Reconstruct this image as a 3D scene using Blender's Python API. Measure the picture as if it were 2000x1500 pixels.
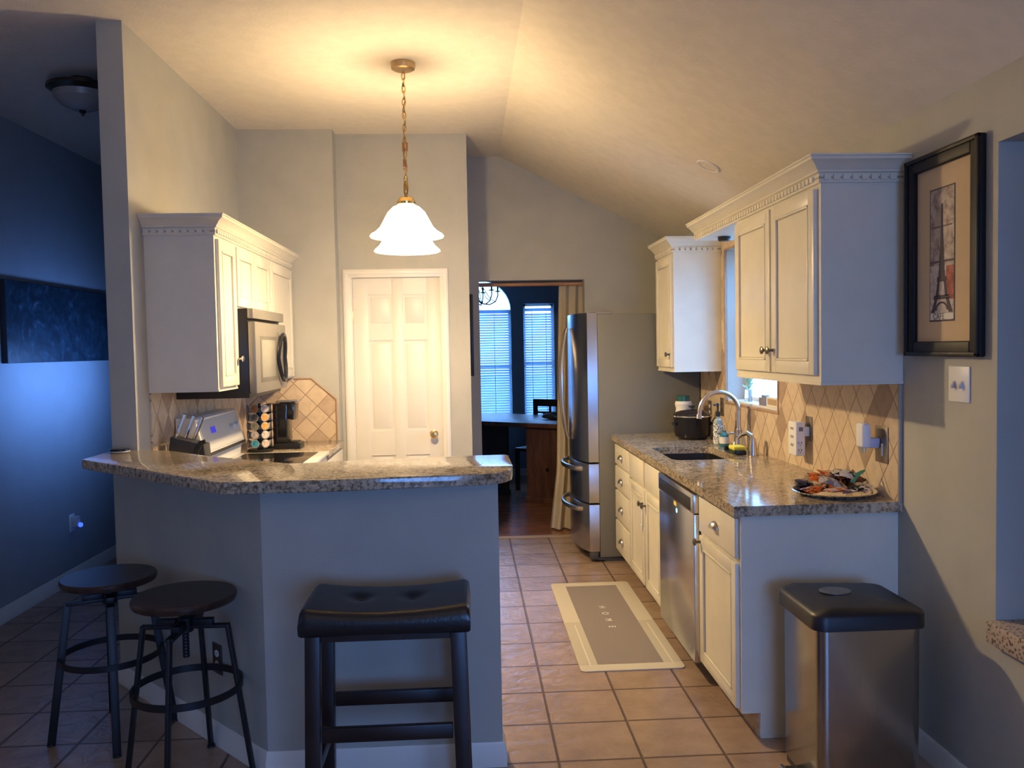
import bpy, bmesh, math, random
from mathutils import Vector, Matrix
random.seed(7)
R = math.radians
C = bpy.context.scene.collection
S = bpy.context.scene
for o in list(bpy.data.objects): bpy.data.objects.remove(o)

# ------------------------------------------------------------------ camera, view, world, large lights
F_PX, PITCH, YAW, ROLL, H = 1633.94, R(-2.4553), R(2.9899), R(-1.0607), 1.5299
fw = Vector((math.sin(YAW)*math.cos(PITCH), math.cos(YAW)*math.cos(PITCH), math.sin(PITCH)))
rt = fw.cross(Vector((0, 0, 1))).normalized(); up = rt.cross(fw)
r2 = rt*math.cos(ROLL)+up*math.sin(ROLL); u2 = -rt*math.sin(ROLL)+up*math.cos(ROLL)
cd = bpy.data.cameras.new('camera'); cam = bpy.data.objects.new('camera', cd); C.objects.link(cam)
cd.sensor_width = 36; cd.lens = F_PX/2000*36; cd.clip_start = .05
cam.matrix_world = Matrix(((r2.x, u2.x, -fw.x, 0), (r2.y, u2.y, -fw.y, 0), (r2.z, u2.z, -fw.z, H), (0, 0, 0, 1)))
S.camera = cam
S.view_settings.view_transform = 'Standard'; S.view_settings.look = 'None'
S.view_settings.gamma = 1; S.view_settings.use_curve_mapping = False
S.view_settings.exposure = 0.55

w = bpy.data.worlds.new('world'); S.world = w; w.use_nodes = True
bg = w.node_tree.nodes['Background']; bg.inputs[0].default_value = (.20, .47, 1, 1); bg.inputs[1].default_value = 7.0

def lamp(kind, name, loc, energy, color, rot=None, size=None, spread=None, radius=None, portal=False):
    l = bpy.data.lights.new(name, kind); l.energy = energy; l.color = color
    o = bpy.data.objects.new(name, l); C.objects.link(o); o.location = loc
    if rot: o.rotation_euler = rot
    if size: l.shape = 'RECTANGLE'; l.size, l.size_y = size
    if spread: l.spread = spread
    if radius is not None: l.shadow_soft_size = radius
    if portal: l.cycles.is_portal = True
    return o
DAY = (.145, .37, 1.0)
# living room windows behind the camera
lamp('AREA', 'living_room_window_light', (1.0, -2.2, 1.15), 34, DAY, (R(80), 0, R(4)), (1.8, 1.5), spread=R(120))
lamp('AREA', 'living_room_side_window_light', (-2.66, .4, 1.5), 4.5, DAY, (R(90), 0, R(-90)), (1.8, 1.5))
# entry window lighting the wall of the left room
lamp('AREA', 'entry_window_light', (-2.12, 5.6, 1.40), 7, (.15, .36, 1.0), (R(90), 0, R(90)), (1.2, .3), spread=R(140))
# warm fill, added behind the camera to brighten the ceiling
lamp('AREA', 'warm_fill_uplight', (.4, -.9, 1.7), 17, (1, .78, .50), (R(180), 0, 0), (2.2, 1.2))
# portals in the dining and sink windows
lamp('AREA', 'dining_portal', (.13, 10.02, 1.5), 1, (1, 1, 1), (R(-90), 0, 0), (.8, 1.8), portal=True)
lamp('AREA', 'dining_portal', (.85, 10.02, 1.4), 1, (1, 1, 1), (R(-90), 0, 0), (.37, 1.4), portal=True)
lamp('AREA', 'sink_portal', (1.79, 4.8, 1.65), 1, (1, 1, 1), (R(90), 0, R(90)), (.9, .95), portal=True)
# pendant bulb (sits in the pendant built below)
PEN = Vector((-.311, 4.526, 0))
lamp('POINT', 'pendant_bulb_light', (PEN.x, PEN.y, 2.105), 92, (1, .73, .39), radius=.045)

# ------------------------------------------------------------------ materials
MATS = {}
def nt(name):
    m = bpy.data.materials.new(name); m.use_nodes = True
    t = m.node_tree; return m, t, t.nodes['Principled BSDF']
def N(t, kind, **k):
    n = t.nodes.new(kind)
    for a, b in k.items():
        if a.startswith('i_'): n.inputs[a[2:].replace('_', ' ')].default_value = b
        else: setattr(n, a, b)
    return n
def L(t, a, b): t.links.new(a, b)
def ramp(t, src, stops):
    r = t.nodes.new('ShaderNodeValToRGB'); e = r.color_ramp.elements
    while len(e) < len(stops): e.new(.5)
    for x, (p, c) in zip(e, stops): x.position = p; x.color = (*c, 1)
    L(t, src, r.inputs[0]); return r
def mixc(t, fac, a, b, mode='MIX'):
    m = t.nodes.new('ShaderNodeMix'); m.data_type = 'RGBA'; m.blend_type = mode
    for sock, v in ((0, fac), (6, a), (7, b)):
        if isinstance(v, (int, float)): m.inputs[sock].default_value = v
        elif isinstance(v, tuple): m.inputs[sock].default_value = (*v, 1)
        else: L(t, v, m.inputs[sock])
    return m.outputs[2]
def math_(t, op, a, b=None, c=None):
    m = t.nodes.new('ShaderNodeMath'); m.operation = op
    for i, v in enumerate((a, b, c)):
        if v is None: continue
        if isinstance(v, (int, float)): m.inputs[i].default_value = v
        else: L(t, v, m.inputs[i])
    return m.outputs[0]
def bump(t, b, src, dist=.002, st=.5):
    n = N(t, 'ShaderNodeBump'); n.inputs['Strength'].default_value = st; n.inputs['Distance'].default_value = dist
    L(t, src, n.inputs['Height']); L(t, n.outputs[0], b.inputs['Normal'])
def plain(name, col, rough=.5, metal=0, spec=.5, noise=0, scale=20, bmp=0, bscale=60, coat=0):
    if name in MATS: return MATS[name]
    m, t, b = nt(name); b.inputs['Base Color'].default_value = (*col, 1)
    b.inputs['Roughness'].default_value = rough; b.inputs['Metallic'].default_value = metal
    b.inputs['Specular IOR Level'].default_value = spec; b.inputs['Coat Weight'].default_value = coat
    g = N(t, 'ShaderNodeTexCoord')
    if noise:
        n = N(t, 'ShaderNodeTexNoise', i_Scale=scale, i_Detail=4.0); L(t, g.outputs['Object'], n.inputs['Vector'])
        d = tuple(max(0, c*(1-noise)) for c in col); l = tuple(min(1, c*(1+noise)) for c in col)
        L(t, ramp(t, n.outputs[0], [(.35, d), (.65, l)]).outputs[0], b.inputs['Base Color'])
    if bmp:
        n = N(t, 'ShaderNodeTexNoise', i_Scale=bscale, i_Detail=3.0); L(t, g.outputs['Object'], n.inputs['Vector'])
        bump(t, b, n.outputs[0], bmp)
    MATS[name] = m; return m
def emit(name, col, st):
    if name in MATS: return MATS[name]
    m, t, b = nt(name); b.inputs['Base Color'].default_value = (*col, 1)
    b.inputs['Emission Color'].default_value = (*col, 1); b.inputs['Emission Strength'].default_value = st
    MATS[name] = m; return m

WALL = plain('wall_paint', (.43, .425, .38), .62, noise=.03, scale=6, bmp=.0012, bscale=90)
BLUEWALL = plain('entry_wall_paint', (.32, .34, .37), .62, noise=.03, scale=6, bmp=.0012, bscale=90)
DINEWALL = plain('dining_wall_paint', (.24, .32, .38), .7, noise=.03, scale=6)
CEIL = plain('ceiling_paint', (.74, .68, .59), .8, noise=.03, scale=14, bmp=.003, bscale=70)
TRIM = plain('trim_paint', (.76, .74, .68), .38, bmp=.0003, bscale=30)
DOORP = plain('door_paint', (.74, .71, .64), .42)
CAB = plain('cabinet_paint', (.75, .705, .58), .34, noise=.025, scale=9, bmp=.0006, bscale=25)
GLAZE = plain('cabinet_glaze', (.42, .36, .26), .5)
BLACK = plain('black_plastic', (.012, .012, .013), .35)
MATTEB = plain('black_metal', (.016, .016, .019), .45, metal=.3, bmp=.0004, bscale=80)
GLOSSB = plain('black_gloss', (.010, .010, .012), .12)
LEATHER = plain('black_leather', (.010, .011, .014), .30, bmp=.0012, bscale=120)
DWOOD = plain('espresso_wood', (.018, .010, .010), .38, noise=.3, scale=8)
WHITE = plain('white_plastic', (.80, .80, .80), .4)
ENAMEL = plain('white_enamel', (.82, .80, .76), .22)
BRASS = plain('brass', (.72, .50, .20), .22, metal=1)
ANTIQ = plain('antique_brass', (.50, .36, .20), .38, metal=.8)
NICKEL = plain('brushed_nickel', (.58, .54, .50), .28, metal=1)
PEWTER = plain('pewter', (.16, .14, .12), .35, metal=.9)
CHROME = plain('chrome', (.75, .75, .76), .08, metal=1)
GREYSIDE = plain('fridge_side_grey', (.155, .155, .135), .5, bmp=.0006, bscale=150)
PLATE = plain('tarnished_plate', (.27, .23, .18), .4, metal=.8)
PAPER = plain('paper_white', (.75, .72, .66), .8)

def steel(name, col, rough, along):
    m, t, b = nt(name); b.inputs['Metallic'].default_value = 1; b.inputs['Base Color'].default_value = (*col, 1)
    g = N(t, 'ShaderNodeTexCoord'); mp = N(t, 'ShaderNodeMapping'); mp.inputs['Scale'].default_value = along
    n = N(t, 'ShaderNodeTexNoise', i_Scale=1.0, i_Detail=5.0)
    L(t, g.outputs['Object'], mp.inputs[0]); L(t, mp.outputs[0], n.inputs['Vector'])
    r = N(t, 'ShaderNodeMapRange'); r.inputs['To Min'].default_value = rough*.75; r.inputs['To Max'].default_value = rough*1.3
    L(t, n.outputs[0], r.inputs[0]); L(t, r.outputs[0], b.inputs['Roughness']); return m
STEEL = plain('stainless_steel', (.60, .60, .60), .27, metal=1)
STEELV = steel('stainless_trash', (.36, .35, .33), .20, (200, 200, 2))
STEELD = plain('stainless_dishwasher', (.58, .58, .60), .24, metal=1)
SLAT = plain('slate_stainless', (.27, .25, .22), .42, metal=.5)

def pos(t): return N(t, 'ShaderNodeNewGeometry').outputs['Position']
# granite
m, t, b = nt('granite'); MATS['granite'] = GRAN = m
P = pos(t)
n1 = N(t, 'ShaderNodeTexNoise', i_Scale=13.0, i_Detail=9.0, i_Roughness=.70, i_Distortion=.7); L(t, P, n1.inputs['Vector'])
n2 = N(t, 'ShaderNodeTexNoise', i_Scale=75.0, i_Detail=4.0, i_Roughness=.7); L(t, P, n2.inputs['Vector'])
n3 = N(t, 'ShaderNodeTexVoronoi', i_Scale=85.0); L(t, P, n3.inputs['Vector'])
c1 = ramp(t, n1.outputs[0], [(.28, (.22, .16, .10)), (.45, (.46, .37, .26)), (.55, (.56, .47, .35)), (.72, (.34, .27, .19))]).outputs[0]
c2 = ramp(t, n2.outputs[0], [(.40, (.10, .08, .06)), (.54, (1, 1, 1))]).outputs[0]
cc = mixc(t, .75, c1, c2, 'MULTIPLY')
c3 = ramp(t, n3.outputs[0], [(.0, (.3, .28, .26)), (.25, (1, 1, 1))]).outputs[0]
cc = mixc(t, .5, cc, c3, 'MULTIPLY'); L(t, cc, b.inputs['Base Color'])
b.inputs['Roughness'].default_value = .09; b.inputs['Specular IOR Level'].default_value = .6

# diagonal stone tiles: P.a horizontal coordinate, z vertical
def diag_tile(name, axis, pitch, off=(0, 0), vs=1.0, dk=(.36, .26, .18)):
    m, t, b = nt(name)
    s = N(t, 'ShaderNodeSeparateXYZ'); L(t, pos(t), s.inputs[0])
    h = math_(t, 'ADD', s.outputs[axis], off[0]); v = math_(t, 'MULTIPLY', math_(t, 'ADD', s.outputs[2], off[1]), vs)
    k = 1/pitch
    p_ = math_(t, 'MULTIPLY', math_(t, 'ADD', h, v), k); q_ = math_(t, 'MULTIPLY', math_(t, 'SUBTRACT', h, v), k)
    def edge(x):
        f = math_(t, 'FRACT', x); return math_(t, 'MINIMUM', f, math_(t, 'SUBTRACT', 1.0, f))
    e = math_(t, 'MINIMUM', edge(p_), edge(q_))
    grout = N(t, 'ShaderNodeMapRange'); grout.inputs['From Min'].default_value = .012; grout.inputs['From Max'].default_value = .03
    L(t, e, grout.inputs[0])
    cv = N(t, 'ShaderNodeCombineXYZ'); L(t, math_(t, 'FLOOR', p_), cv.inputs[0]); L(t, math_(t, 'FLOOR', q_), cv.inputs[1])
    wn = N(t, 'ShaderNodeTexWhiteNoise'); L(t, cv.outputs[0], wn.inputs['Vector'])
    base = ramp(t, wn.outputs[0], [(0, dk), (.12, (dk[0]*1.15, dk[1]*1.15, dk[2]*1.15)), (.16, (.60, .47, .33)), (.6, (.64, .51, .36)), (1, (.68, .56, .40))]).outputs[0]
    n = N(t, 'ShaderNodeTexNoise', i_Scale=28.0, i_Detail=5.0); L(t, pos(t), n.inputs['Vector'])
    base = mixc(t, .35, base, ramp(t, n.outputs[0], [(.3, (.6, .55, .5)), (.6, (1, 1, 1))]).outputs[0], 'MULTIPLY')
    col = mixc(t, grout.outputs[0], (.34, .23, .14), base); L(t, col, b.inputs['Base Color'])
    b.inputs['Roughness'].default_value = .5
    bump(t, b, grout.outputs[0], .002, .8); return m
TILE_R = diag_tile('backsplash_tile_right', 1, .155, (.03, .02), .76)
TILE_L = diag_tile('backsplash_tile_left', 1, .155, vs=.76)
TILE_B = diag_tile('backsplash_tile_back', 0, .158, (.02, .03), dk=(.46, .35, .25))

# floor tile
m, t, b = nt('floor_tile'); FLOOR = m
s = N(t, 'ShaderNodeSeparateXYZ'); L(t, pos(t), s.inputs[0])
tx = math_(t, 'MULTIPLY', math_(t, 'ADD', s.outputs[0], -.3053+31.22), 1/.3122); ty = math_(t, 'MULTIPLY', math_(t, 'ADD', s.outputs[1], -3.9533+31.22), 1/.3122)
def edge(x):
    f = math_(t, 'FRACT', x); return math_(t, 'MINIMUM', f, math_(t, 'SUBTRACT', 1.0, f))
e = math_(t, 'MINIMUM', edge(tx), edge(ty))
g = N(t, 'ShaderNodeMapRange'); g.inputs['From Min'].default_value = .010; g.inputs['From Max'].default_value = .022; L(t, e, g.inputs[0])
cv = N(t, 'ShaderNodeCombineXYZ'); L(t, math_(t, 'FLOOR', tx), cv.inputs[0]); L(t, math_(t, 'FLOOR', ty), cv.inputs[1])
wn = N(t, 'ShaderNodeTexWhiteNoise'); L(t, cv.outputs[0], wn.inputs['Vector'])
base = ramp(t, wn.outputs[0], [(0, (.34, .235, .165)), (1, (.41, .295, .215))]).outputs[0]
n = N(t, 'ShaderNodeTexNoise', i_Scale=7.0, i_Detail=6.0, i_Roughness=.6); L(t, pos(t), n.inputs['Vector'])
base = mixc(t, .55, base, ramp(t, n.outputs[0], [(.3, (.55, .52, .5)), (.62, (1.0, 1.0, 1.0))]).outputs[0], 'MULTIPLY')
L(t, mixc(t, g.outputs[0], (.12, .075, .05), base), b.inputs['Base Color'])
b.inputs['Roughness'].default_value = .27
n4 = N(t, 'ShaderNodeTexNoise', i_Scale=16.0, i_Detail=3.0, i_Distortion=.8); L(t, pos(t), n4.inputs['Vector'])
hsum = math_(t, 'ADD', g.outputs[0], math_(t, 'MULTIPLY', n4.outputs[0], 1.4)); bump(t, b, hsum, .004, .8)

# wood
def wood(name, dark, light, vec=(1, 18, 1), rough=.35, planks=None):
    m, t, b = nt(name)
    g = pos(t); mp = N(t, 'ShaderNodeMapping'); mp.inputs['Scale'].default_value = vec
    L(t, g, mp.inputs[0]); n = N(t, 'ShaderNodeTexNoise', i_Scale=2.0, i_Detail=6.0, i_Distortion=.5); L(t, mp.outputs[0], n.inputs['Vector'])
    col = ramp(t, n.outputs[0], [(.35, dark), (.65, light)]).outputs[0]
    if planks:
        s = N(t, 'ShaderNodeSeparateXYZ'); L(t, g, s.inputs[0]); q = math_(t, 'MULTIPLY', s.outputs[1], 1/planks)
        f = math_(t, 'FRACT', q); ed = math_(t, 'MINIMUM', f, math_(t, 'SUBTRACT', 1.0, f))
        w_ = N(t, 'ShaderNodeTexWhiteNoise'); w_.noise_dimensions = '1D'; L(t, math_(t, 'FLOOR', q), w_.inputs['W'])
        col = mixc(t, .5, col, ramp(t, w_.outputs[0], [(0, (.55, .5, .5)), (1, (1, 1, 1))]).outputs[0], 'MULTIPLY')
        mr = N(t, 'ShaderNodeMapRange'); mr.inputs['From Min'].default_value = .01; mr.inputs['From Max'].default_value = .05; L(t, ed, mr.inputs[0])
        col = mixc(t, mr.outputs[0], (.05, .02, .01), col)
    L(t, col, b.inputs['Base Color']); b.inputs['Roughness'].default_value = rough; return m
WFLOOR = wood('dining_floor_wood', (.20, .075, .03), (.36, .16, .07), (2, 25, 1), .22, .075)
TABLEW = wood('table_wood', (.075, .03, .018), (.15, .065, .035), (8, 8, 1.5), .4)
RODW = wood('rod_wood', (.40, .19, .08), (.52, .27, .12), (2, 10, 10), .4)
KICKW = wood('toe_kick_wood', (.28, .20, .13), (.46, .36, .26), (6, 6, 12), .7)
SEATW = wood('stool_seat_wood', (.022, .012, .010), (.05, .028, .022), (4, 30, 4), .33)

# glass pane
m, t, b = nt('window_glass'); GLASS = m
for x in list(t.nodes):
    if x.type != 'OUTPUT_MATERIAL': t.nodes.remove(x)
out = [x for x in t.nodes if x.type == 'OUTPUT_MATERIAL'][0]
tr = N(t, 'ShaderNodeBsdfTransparent'); gl = N(t, 'ShaderNodeBsdfGlossy'); gl.inputs['Roughness'].default_value = .02
fr = N(t, 'ShaderNodeFresnel'); mx = N(t, 'ShaderNodeMixShader'); L(t, math_(t, 'MULTIPLY', fr.outputs[0], math_(t, 'SUBTRACT', 1.0, N(t, 'ShaderNodeNewGeometry').outputs['Backfacing'])), mx.inputs[0]); L(t, tr.outputs[0], mx.inputs[1]); L(t, gl.outputs[0], mx.inputs[2]); L(t, mx.outputs[0], out.inputs[0])
# pendant glass: glowing white glass that also lets the bulb's light straight through
m, t, b = nt('pendant_glass'); PGLASS = m
b.inputs['Base Color'].default_value = (.9, .86, .76, 1); b.inputs['Roughness'].default_value = .3
b.inputs['Emission Color'].default_value = (1, .82, .50, 1); b.inputs['Emission Strength'].default_value = 1.9
out = [x for x in t.nodes if x.type == 'OUTPUT_MATERIAL'][0]
tr = N(t, 'ShaderNodeBsdfTransparent'); tl = N(t, 'ShaderNodeBsdfTranslucent'); tl.inputs[0].default_value = (1, .93, .8, 1)
mx = N(t, 'ShaderNodeMixShader'); mx.inputs[0].default_value = .5; L(t, b.outputs[0], mx.inputs[1]); L(t, tl.outputs[0], mx.inputs[2])
mx2 = N(t, 'ShaderNodeMixShader'); mx2.inputs[0].default_value = .62; L(t, mx.outputs[0], mx2.inputs[1]); L(t, tr.outputs[0], mx2.inputs[2]); L(t, mx2.outputs[0], out.inputs[0])
# blind slats: slightly translucent
m, t, b = nt('blind_slat'); SLATM = m
b.inputs['Base Color'].default_value = (.72, .78, .85, 1); b.inputs['Roughness'].default_value = .5
out = [x for x in t.nodes if x.type == 'OUTPUT_MATERIAL'][0]
tl = N(t, 'ShaderNodeBsdfTranslucent'); tl.inputs[0].default_value = (.6, .74, .95, 1)
mx = N(t, 'ShaderNodeMixShader'); mx.inputs[0].default_value = .5; L(t, b.outputs[0], mx.inputs[1]); L(t, tl.outputs[0], mx.inputs[2]); L(t, mx.outputs[0], out.inputs[0])
CURT = plain('curtain_cloth', (.50, .43, .31), .9, bmp=.001, bscale=200)
# clear bottle
m, t, b = nt('clear_glass'); CLEAR = m
b.inputs['Base Color'].default_value = (.75, .9, .92, 1); b.inputs['Roughness'].default_value = .05; b.inputs['Transmission Weight'].default_value = .9
CARPET = None
m, t, b = nt('speckled_stone'); SPECK = m
v = N(t, 'ShaderNodeTexVoronoi', i_Scale=85.0); L(t, pos(t), v.inputs['Vector'])
L(t, ramp(t, v.outputs['Distance'], [(.30, (.15, .10, .08)), (.50, (.48, .40, .34))]).outputs[0], b.inputs['Base Color']); b.inputs['Roughness'].default_value = .4
# dark forest canvas
m, t, b = nt('canvas_print'); CANVAS = m
n = N(t, 'ShaderNodeTexNoise', i_Scale=9.0, i_Detail=9.0, i_Roughness=.75, i_Distortion=1.4); L(t, pos(t), n.inputs['Vector'])
L(t, ramp(t, n.outputs[0], [(.45, (.010, .022, .035)), (.60, (.022, .05, .075)), (.72, (.12, .18, .24))]).outputs[0], b.inputs['Base Color'])
b.inputs['Roughness'].default_value = .35
# vintage print
m, t, b = nt('vintage_print'); PRINT = m
n = N(t, 'ShaderNodeTexNoise', i_Scale=30.0, i_Detail=9.0, i_Roughness=.7); L(t, pos(t), n.inputs['Vector'])
L(t, ramp(t, n.outputs[0], [(.38, (.20, .14, .12)), (.5, (.38, .30, .25)), (.65, (.52, .45, .38))]).outputs[0], b.inputs['Base Color'])
MATB = plain('mat_board', (.62, .47, .30), .8)
TOWER = plain('print_ink', (.09, .075, .08), .8)

# ------------------------------------------------------------------ mesh builder
ORG = {}
class MB:
    def __init__(s, T=None): s.bm = bmesh.new(); s.T = T or (lambda a, b, c: (a, b, c))
    def v(s, a, b, c): return s.bm.verts.new(s.T(a, b, c))
    def hexa(s, pts, bv=0, seg=2):
        vs = [s.v(*p) for p in pts]
        fs = [s.bm.faces.new([vs[i] for i in q]) for q in ((0, 3, 2, 1), (4, 5, 6, 7), (0, 1, 5, 4), (1, 2, 6, 5), (2, 3, 7, 6), (3, 0, 4, 7))]
        if bv:
            es = list({e for f in fs for e in f.edges})
            bmesh.ops.bevel(s.bm, geom=es, offset=bv, segments=seg, affect='EDGES', profile=.5)
        return s
    def box(s, x0, x1, y0, y1, z0, z1, bv=0, seg=2):
        return s.hexa([(x0, y0, z0), (x1, y0, z0), (x1, y1, z0), (x0, y1, z0), (x0, y0, z1), (x1, y0, z1), (x1, y1, z1), (x0, y1, z1)], bv, seg)
    def prism(s, poly, c0, c1, axis='z', bv=0):
        mp = {'z': lambda a, b, c: (a, b, c), 'y': lambda a, b, c: (a, c, b), 'x': lambda a, b, c: (c, a, b)}[axis]
        lo = [s.v(*mp(a, b, c0)) for a, b in poly]; hi = [s.v(*mp(a, b, c1)) for a, b in poly]; n = len(poly)
        fs = [s.bm.faces.new(lo[::-1]), s.bm.faces.new(hi)]
        for i in range(n): fs.append(s.bm.faces.new((lo[i], lo[(i+1) % n], hi[(i+1) % n], hi[i])))
        if bv:
            es = [e for e in {e for f in fs[:2] for e in f.edges}]
            bmesh.ops.bevel(s.bm, geom=es, offset=bv, segments=2, affect='EDGES', profile=.5)
        return s
    def prism_hole(s, outer, inner, z0, z1):
        loops = []
        for z in (z0, z1):
            es = []; vv = []
            for poly in (outer, inner):
                vs = [s.v(a, b, z) for a, b in poly]; vv.append(vs)
                es += [s.bm.edges.new((vs[i], vs[(i+1) % len(vs)])) for i in range(len(vs))]
            bmesh.ops.triangle_fill(s.bm, use_beauty=True, edges=es); loops.append(vv)
        for k in (0, 1):
            a, b = loops[0][k], loops[1][k]; n = len(a)
            for i in range(n): s.bm.faces.new((a[i], a[(i+1) % n], b[(i+1) % n], b[i]))
        return s
    def lathe(s, prof, o=(0, 0, 0), n=32, sx=1, sy=1, cap=False):
        rings = []
        for r, z in prof:
            if r < 1e-6: rings.append([s.v(o[0], o[1], o[2]+z)])
            else: rings.append([s.v(o[0]+sx*r*math.cos(2*math.pi*i/n), o[1]+sy*r*math.sin(2*math.pi*i/n), o[2]+z) for i in range(n)])
        for A, B in zip(rings, rings[1:]):
            for i in range(n):
                j = (i+1) % n
                if len(A) == 1 and len(B) == 1: continue
                if len(A) == 1: s.bm.faces.new((A[0], B[i], B[j]))
                elif len(B) == 1: s.bm.faces.new((A[i], A[j], B[0]))
                else: s.bm.faces.new((A[i], A[j], B[j], B[i]))
        return s
    def tube(s, pts, r, n=10, closed=False, cap=True, flat=1.0):
        pts = [Vector(p) for p in pts]; m_ = len(pts); rings = []; ref = None
        for i, p in enumerate(pts):
            a = pts[(i-1) % m_] if (closed or i > 0) else p; b = pts[(i+1) % m_] if (closed or i < m_-1) else p
            d = (b-a).normalized()
            if ref is None: ref = Vector((0, 0, 1)) if abs(d.z) < .9 else Vector((1, 0, 0))
            x = (ref-d*ref.dot(d)).normalized(); y = d.cross(x); ref = x
            rr = r[i] if isinstance(r, (list, tuple)) else r
            rings.append([s.v(*(p+x*rr*math.cos(2*math.pi*k/n)+y*rr*flat*math.sin(2*math.pi*k/n))) for k in range(n)])
        pairs = list(zip(rings, rings[1:]))+([(rings[-1], rings[0])] if closed else [])
        for A, B in pairs:
            for k in range(n): s.bm.faces.new((A[k], A[(k+1) % n], B[(k+1) % n], B[k]))
        if cap and not closed: s.bm.faces.new(rings[0][::-1]); s.bm.faces.new(rings[-1])
        return s
    def bar(s, p, q, w_, h_, bv=0):
        p, q = Vector(p), Vector(q); d = (q-p).normalized()
        ref = Vector((0, 0, 1)) if abs(d.z) < .9 else Vector((0, 1, 0))
        x = d.cross(ref).normalized()*w_/2; y = x.cross(d).normalized()*h_/2
        return s.hexa([p-x-y, p+x-y, p+x+y, p-x+y, q-x-y, q+x-y, q+x+y, q-x+y], bv)
    def sweep(s, path, prof):
        """profile (d outwards to the right of the travel direction, z) along an XY path, mitred"""
        rings = []; n = len(path)
        for i in range(n):
            p = Vector(path[i]); ds = []
            if i > 0: ds.append((p-Vector(path[i-1])).normalized())
            if i < n-1: ds.append((Vector(path[i+1])-p).normalized())
            ns = [Vector((d.y, -d.x)) for d in ds]; nn = sum(ns, Vector((0, 0))).normalized(); k = 1/nn.dot(ns[0])
            rings.append([s.v(p.x+nn.x*k*d, p.y+nn.y*k*d, z) for d, z in prof])
        m_ = len(prof)
        for A, B in zip(rings, rings[1:]):
            for k in range(m_): s.bm.faces.new((A[k], A[(k+1) % m_], B[(k+1) % m_], B[k]))
        s.bm.faces.new(rings[0]); s.bm.faces.new(rings[-1][::-1]); return s
    def sphere(s, c, r, sz=(1, 1, 1), n=16):
        prof = [(r*math.sin(math.pi*i/n), -r*math.cos(math.pi*i/n)*sz[2]) for i in range(n+1)]
        prof[0] = (0, prof[0][1]); prof[-1] = (0, prof[-1][1])
        return s.lathe(prof, c, 2*n, sz[0], sz[1])
    def build(s, name, mat, parent=None, smooth=25):
        bmesh.ops.recalc_face_normals(s.bm, faces=s.bm.faces)
        me = bpy.data.meshes.new(name); org = ORG.get(parent.name, Vector()) if parent else Vector()
        s.bm.transform(Matrix.Translation(-org)); s.bm.to_mesh(me); s.bm.free()
        me.materials.append(mat); me.shade_smooth(); me.set_sharp_from_angle(angle=R(smooth))
        o = bpy.data.objects.new(name, me); C.objects.link(o)
        if parent: o.parent = parent; ORG[o.name] = org
        return o
def tag(o, label=None, cat=None, group=None, kind=None):
    for k, v in (('label', label), ('category', cat), ('group', group), ('kind', kind)):
        if v: o[k] = v
    return o
def thing(name, label, cat, loc=(0, 0, 0), group=None, local=False, rz=0):
    o = bpy.data.objects.new(name, None); C.objects.link(o); o.location = loc; o.empty_display_size = .05
    o.rotation_euler.z = rz
    ORG[o.name] = Vector() if local else Vector(loc)
    return tag(o, label, cat, group)
def struct(mb, name, mat, parent=None):
    o = mb.build(name, mat, parent)
    if not parent: o['kind'] = 'structure'
    return o
def text(body, size, M, mat, name, parent, ext=.0006):
    c = bpy.data.curves.new(name, 'FONT'); c.body = body; c.size = size; c.extrude = ext; c.align_x = 'CENTER'; c.align_y = 'CENTER'
    tmp = bpy.data.objects.new(name+'_tmp', c); C.objects.link(tmp)
    dg = bpy.context.evaluated_depsgraph_get(); me = bpy.data.meshes.new_from_object(tmp.evaluated_get(dg))
    bpy.data.objects.remove(tmp); bpy.data.curves.remove(c)
    me.transform(M); me.transform(Matrix.Translation(-ORG.get(parent.name, Vector()))); me.materials.clear(); me.materials.append(mat)
    o = bpy.data.objects.new(name, me); C.objects.link(o); o.parent = parent; return o
def frameM(o, ax, ay):
    ax, ay = Vector(ax), Vector(ay); az = ax.cross(ay)
    return Matrix(((ax.x, ay.x, az.x, o[0]), (ax.y, ay.y, az.y, o[1]), (ax.z, ay.z, az.z, o[2]), (0, 0, 0, 1)))
def rrect(x0, x1, y0, y1, r, n=5):
    out = []
    for cx, cy, a in ((x1-r, y1-r, 0), (x0+r, y1-r, 90), (x0+r, y0+r, 180), (x1-r, y0+r, 270)):
        for i in range(n+1):
            t_ = R(a+90*i/n); out.append((cx+r*math.cos(t_), cy+r*math.sin(t_)))
    return out
def faceR(xf): return lambda a, b, c: (xf-c, a, b)      # faces -X
def faceL(xf): return lambda a, b, c: (xf+c, a, b)      # faces +X
def faceF(yf): return lambda a, b, c: (a, yf-c, b)      # faces -Y

# ------------------------------------------------------------------ setting
ZC, XW, XCR = 3.05, 1.651, .276
SL = (2.36-ZC)/(XW-XCR)
def zslope(x): return ZC+SL*(x-XCR)
YB_ = -2.3
struct(MB().box(-2.85, 3.2, YB_, 6.70, -.1, 0), 'floor', FLOOR)
struct(MB().box(-2.85, -1.6, 6.70, 7.6, -.1, 0), 'floor', FLOOR)
struct(MB().box(-1.6, 1.86, 6.70, 10.05, -.1, 0), 'floor', WFLOOR)
struct(MB().box(.10, .946, 6.66, 6.725, 0, .008, .003), 'trim_1', plain('threshold_strip', (.42, .30, .20), .5))
poly = [(-2.85, 2.937), (-1.655, ZC), (XCR, ZC), (1.85, zslope(1.85)), (1.85, zslope(1.85)+.12), (XCR, ZC+.12), (-1.655, ZC+.12), (-2.85, 3.057)]
struct(MB().prism(poly, YB_, 7.6, 'y'), 'ceiling', CEIL)
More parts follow.
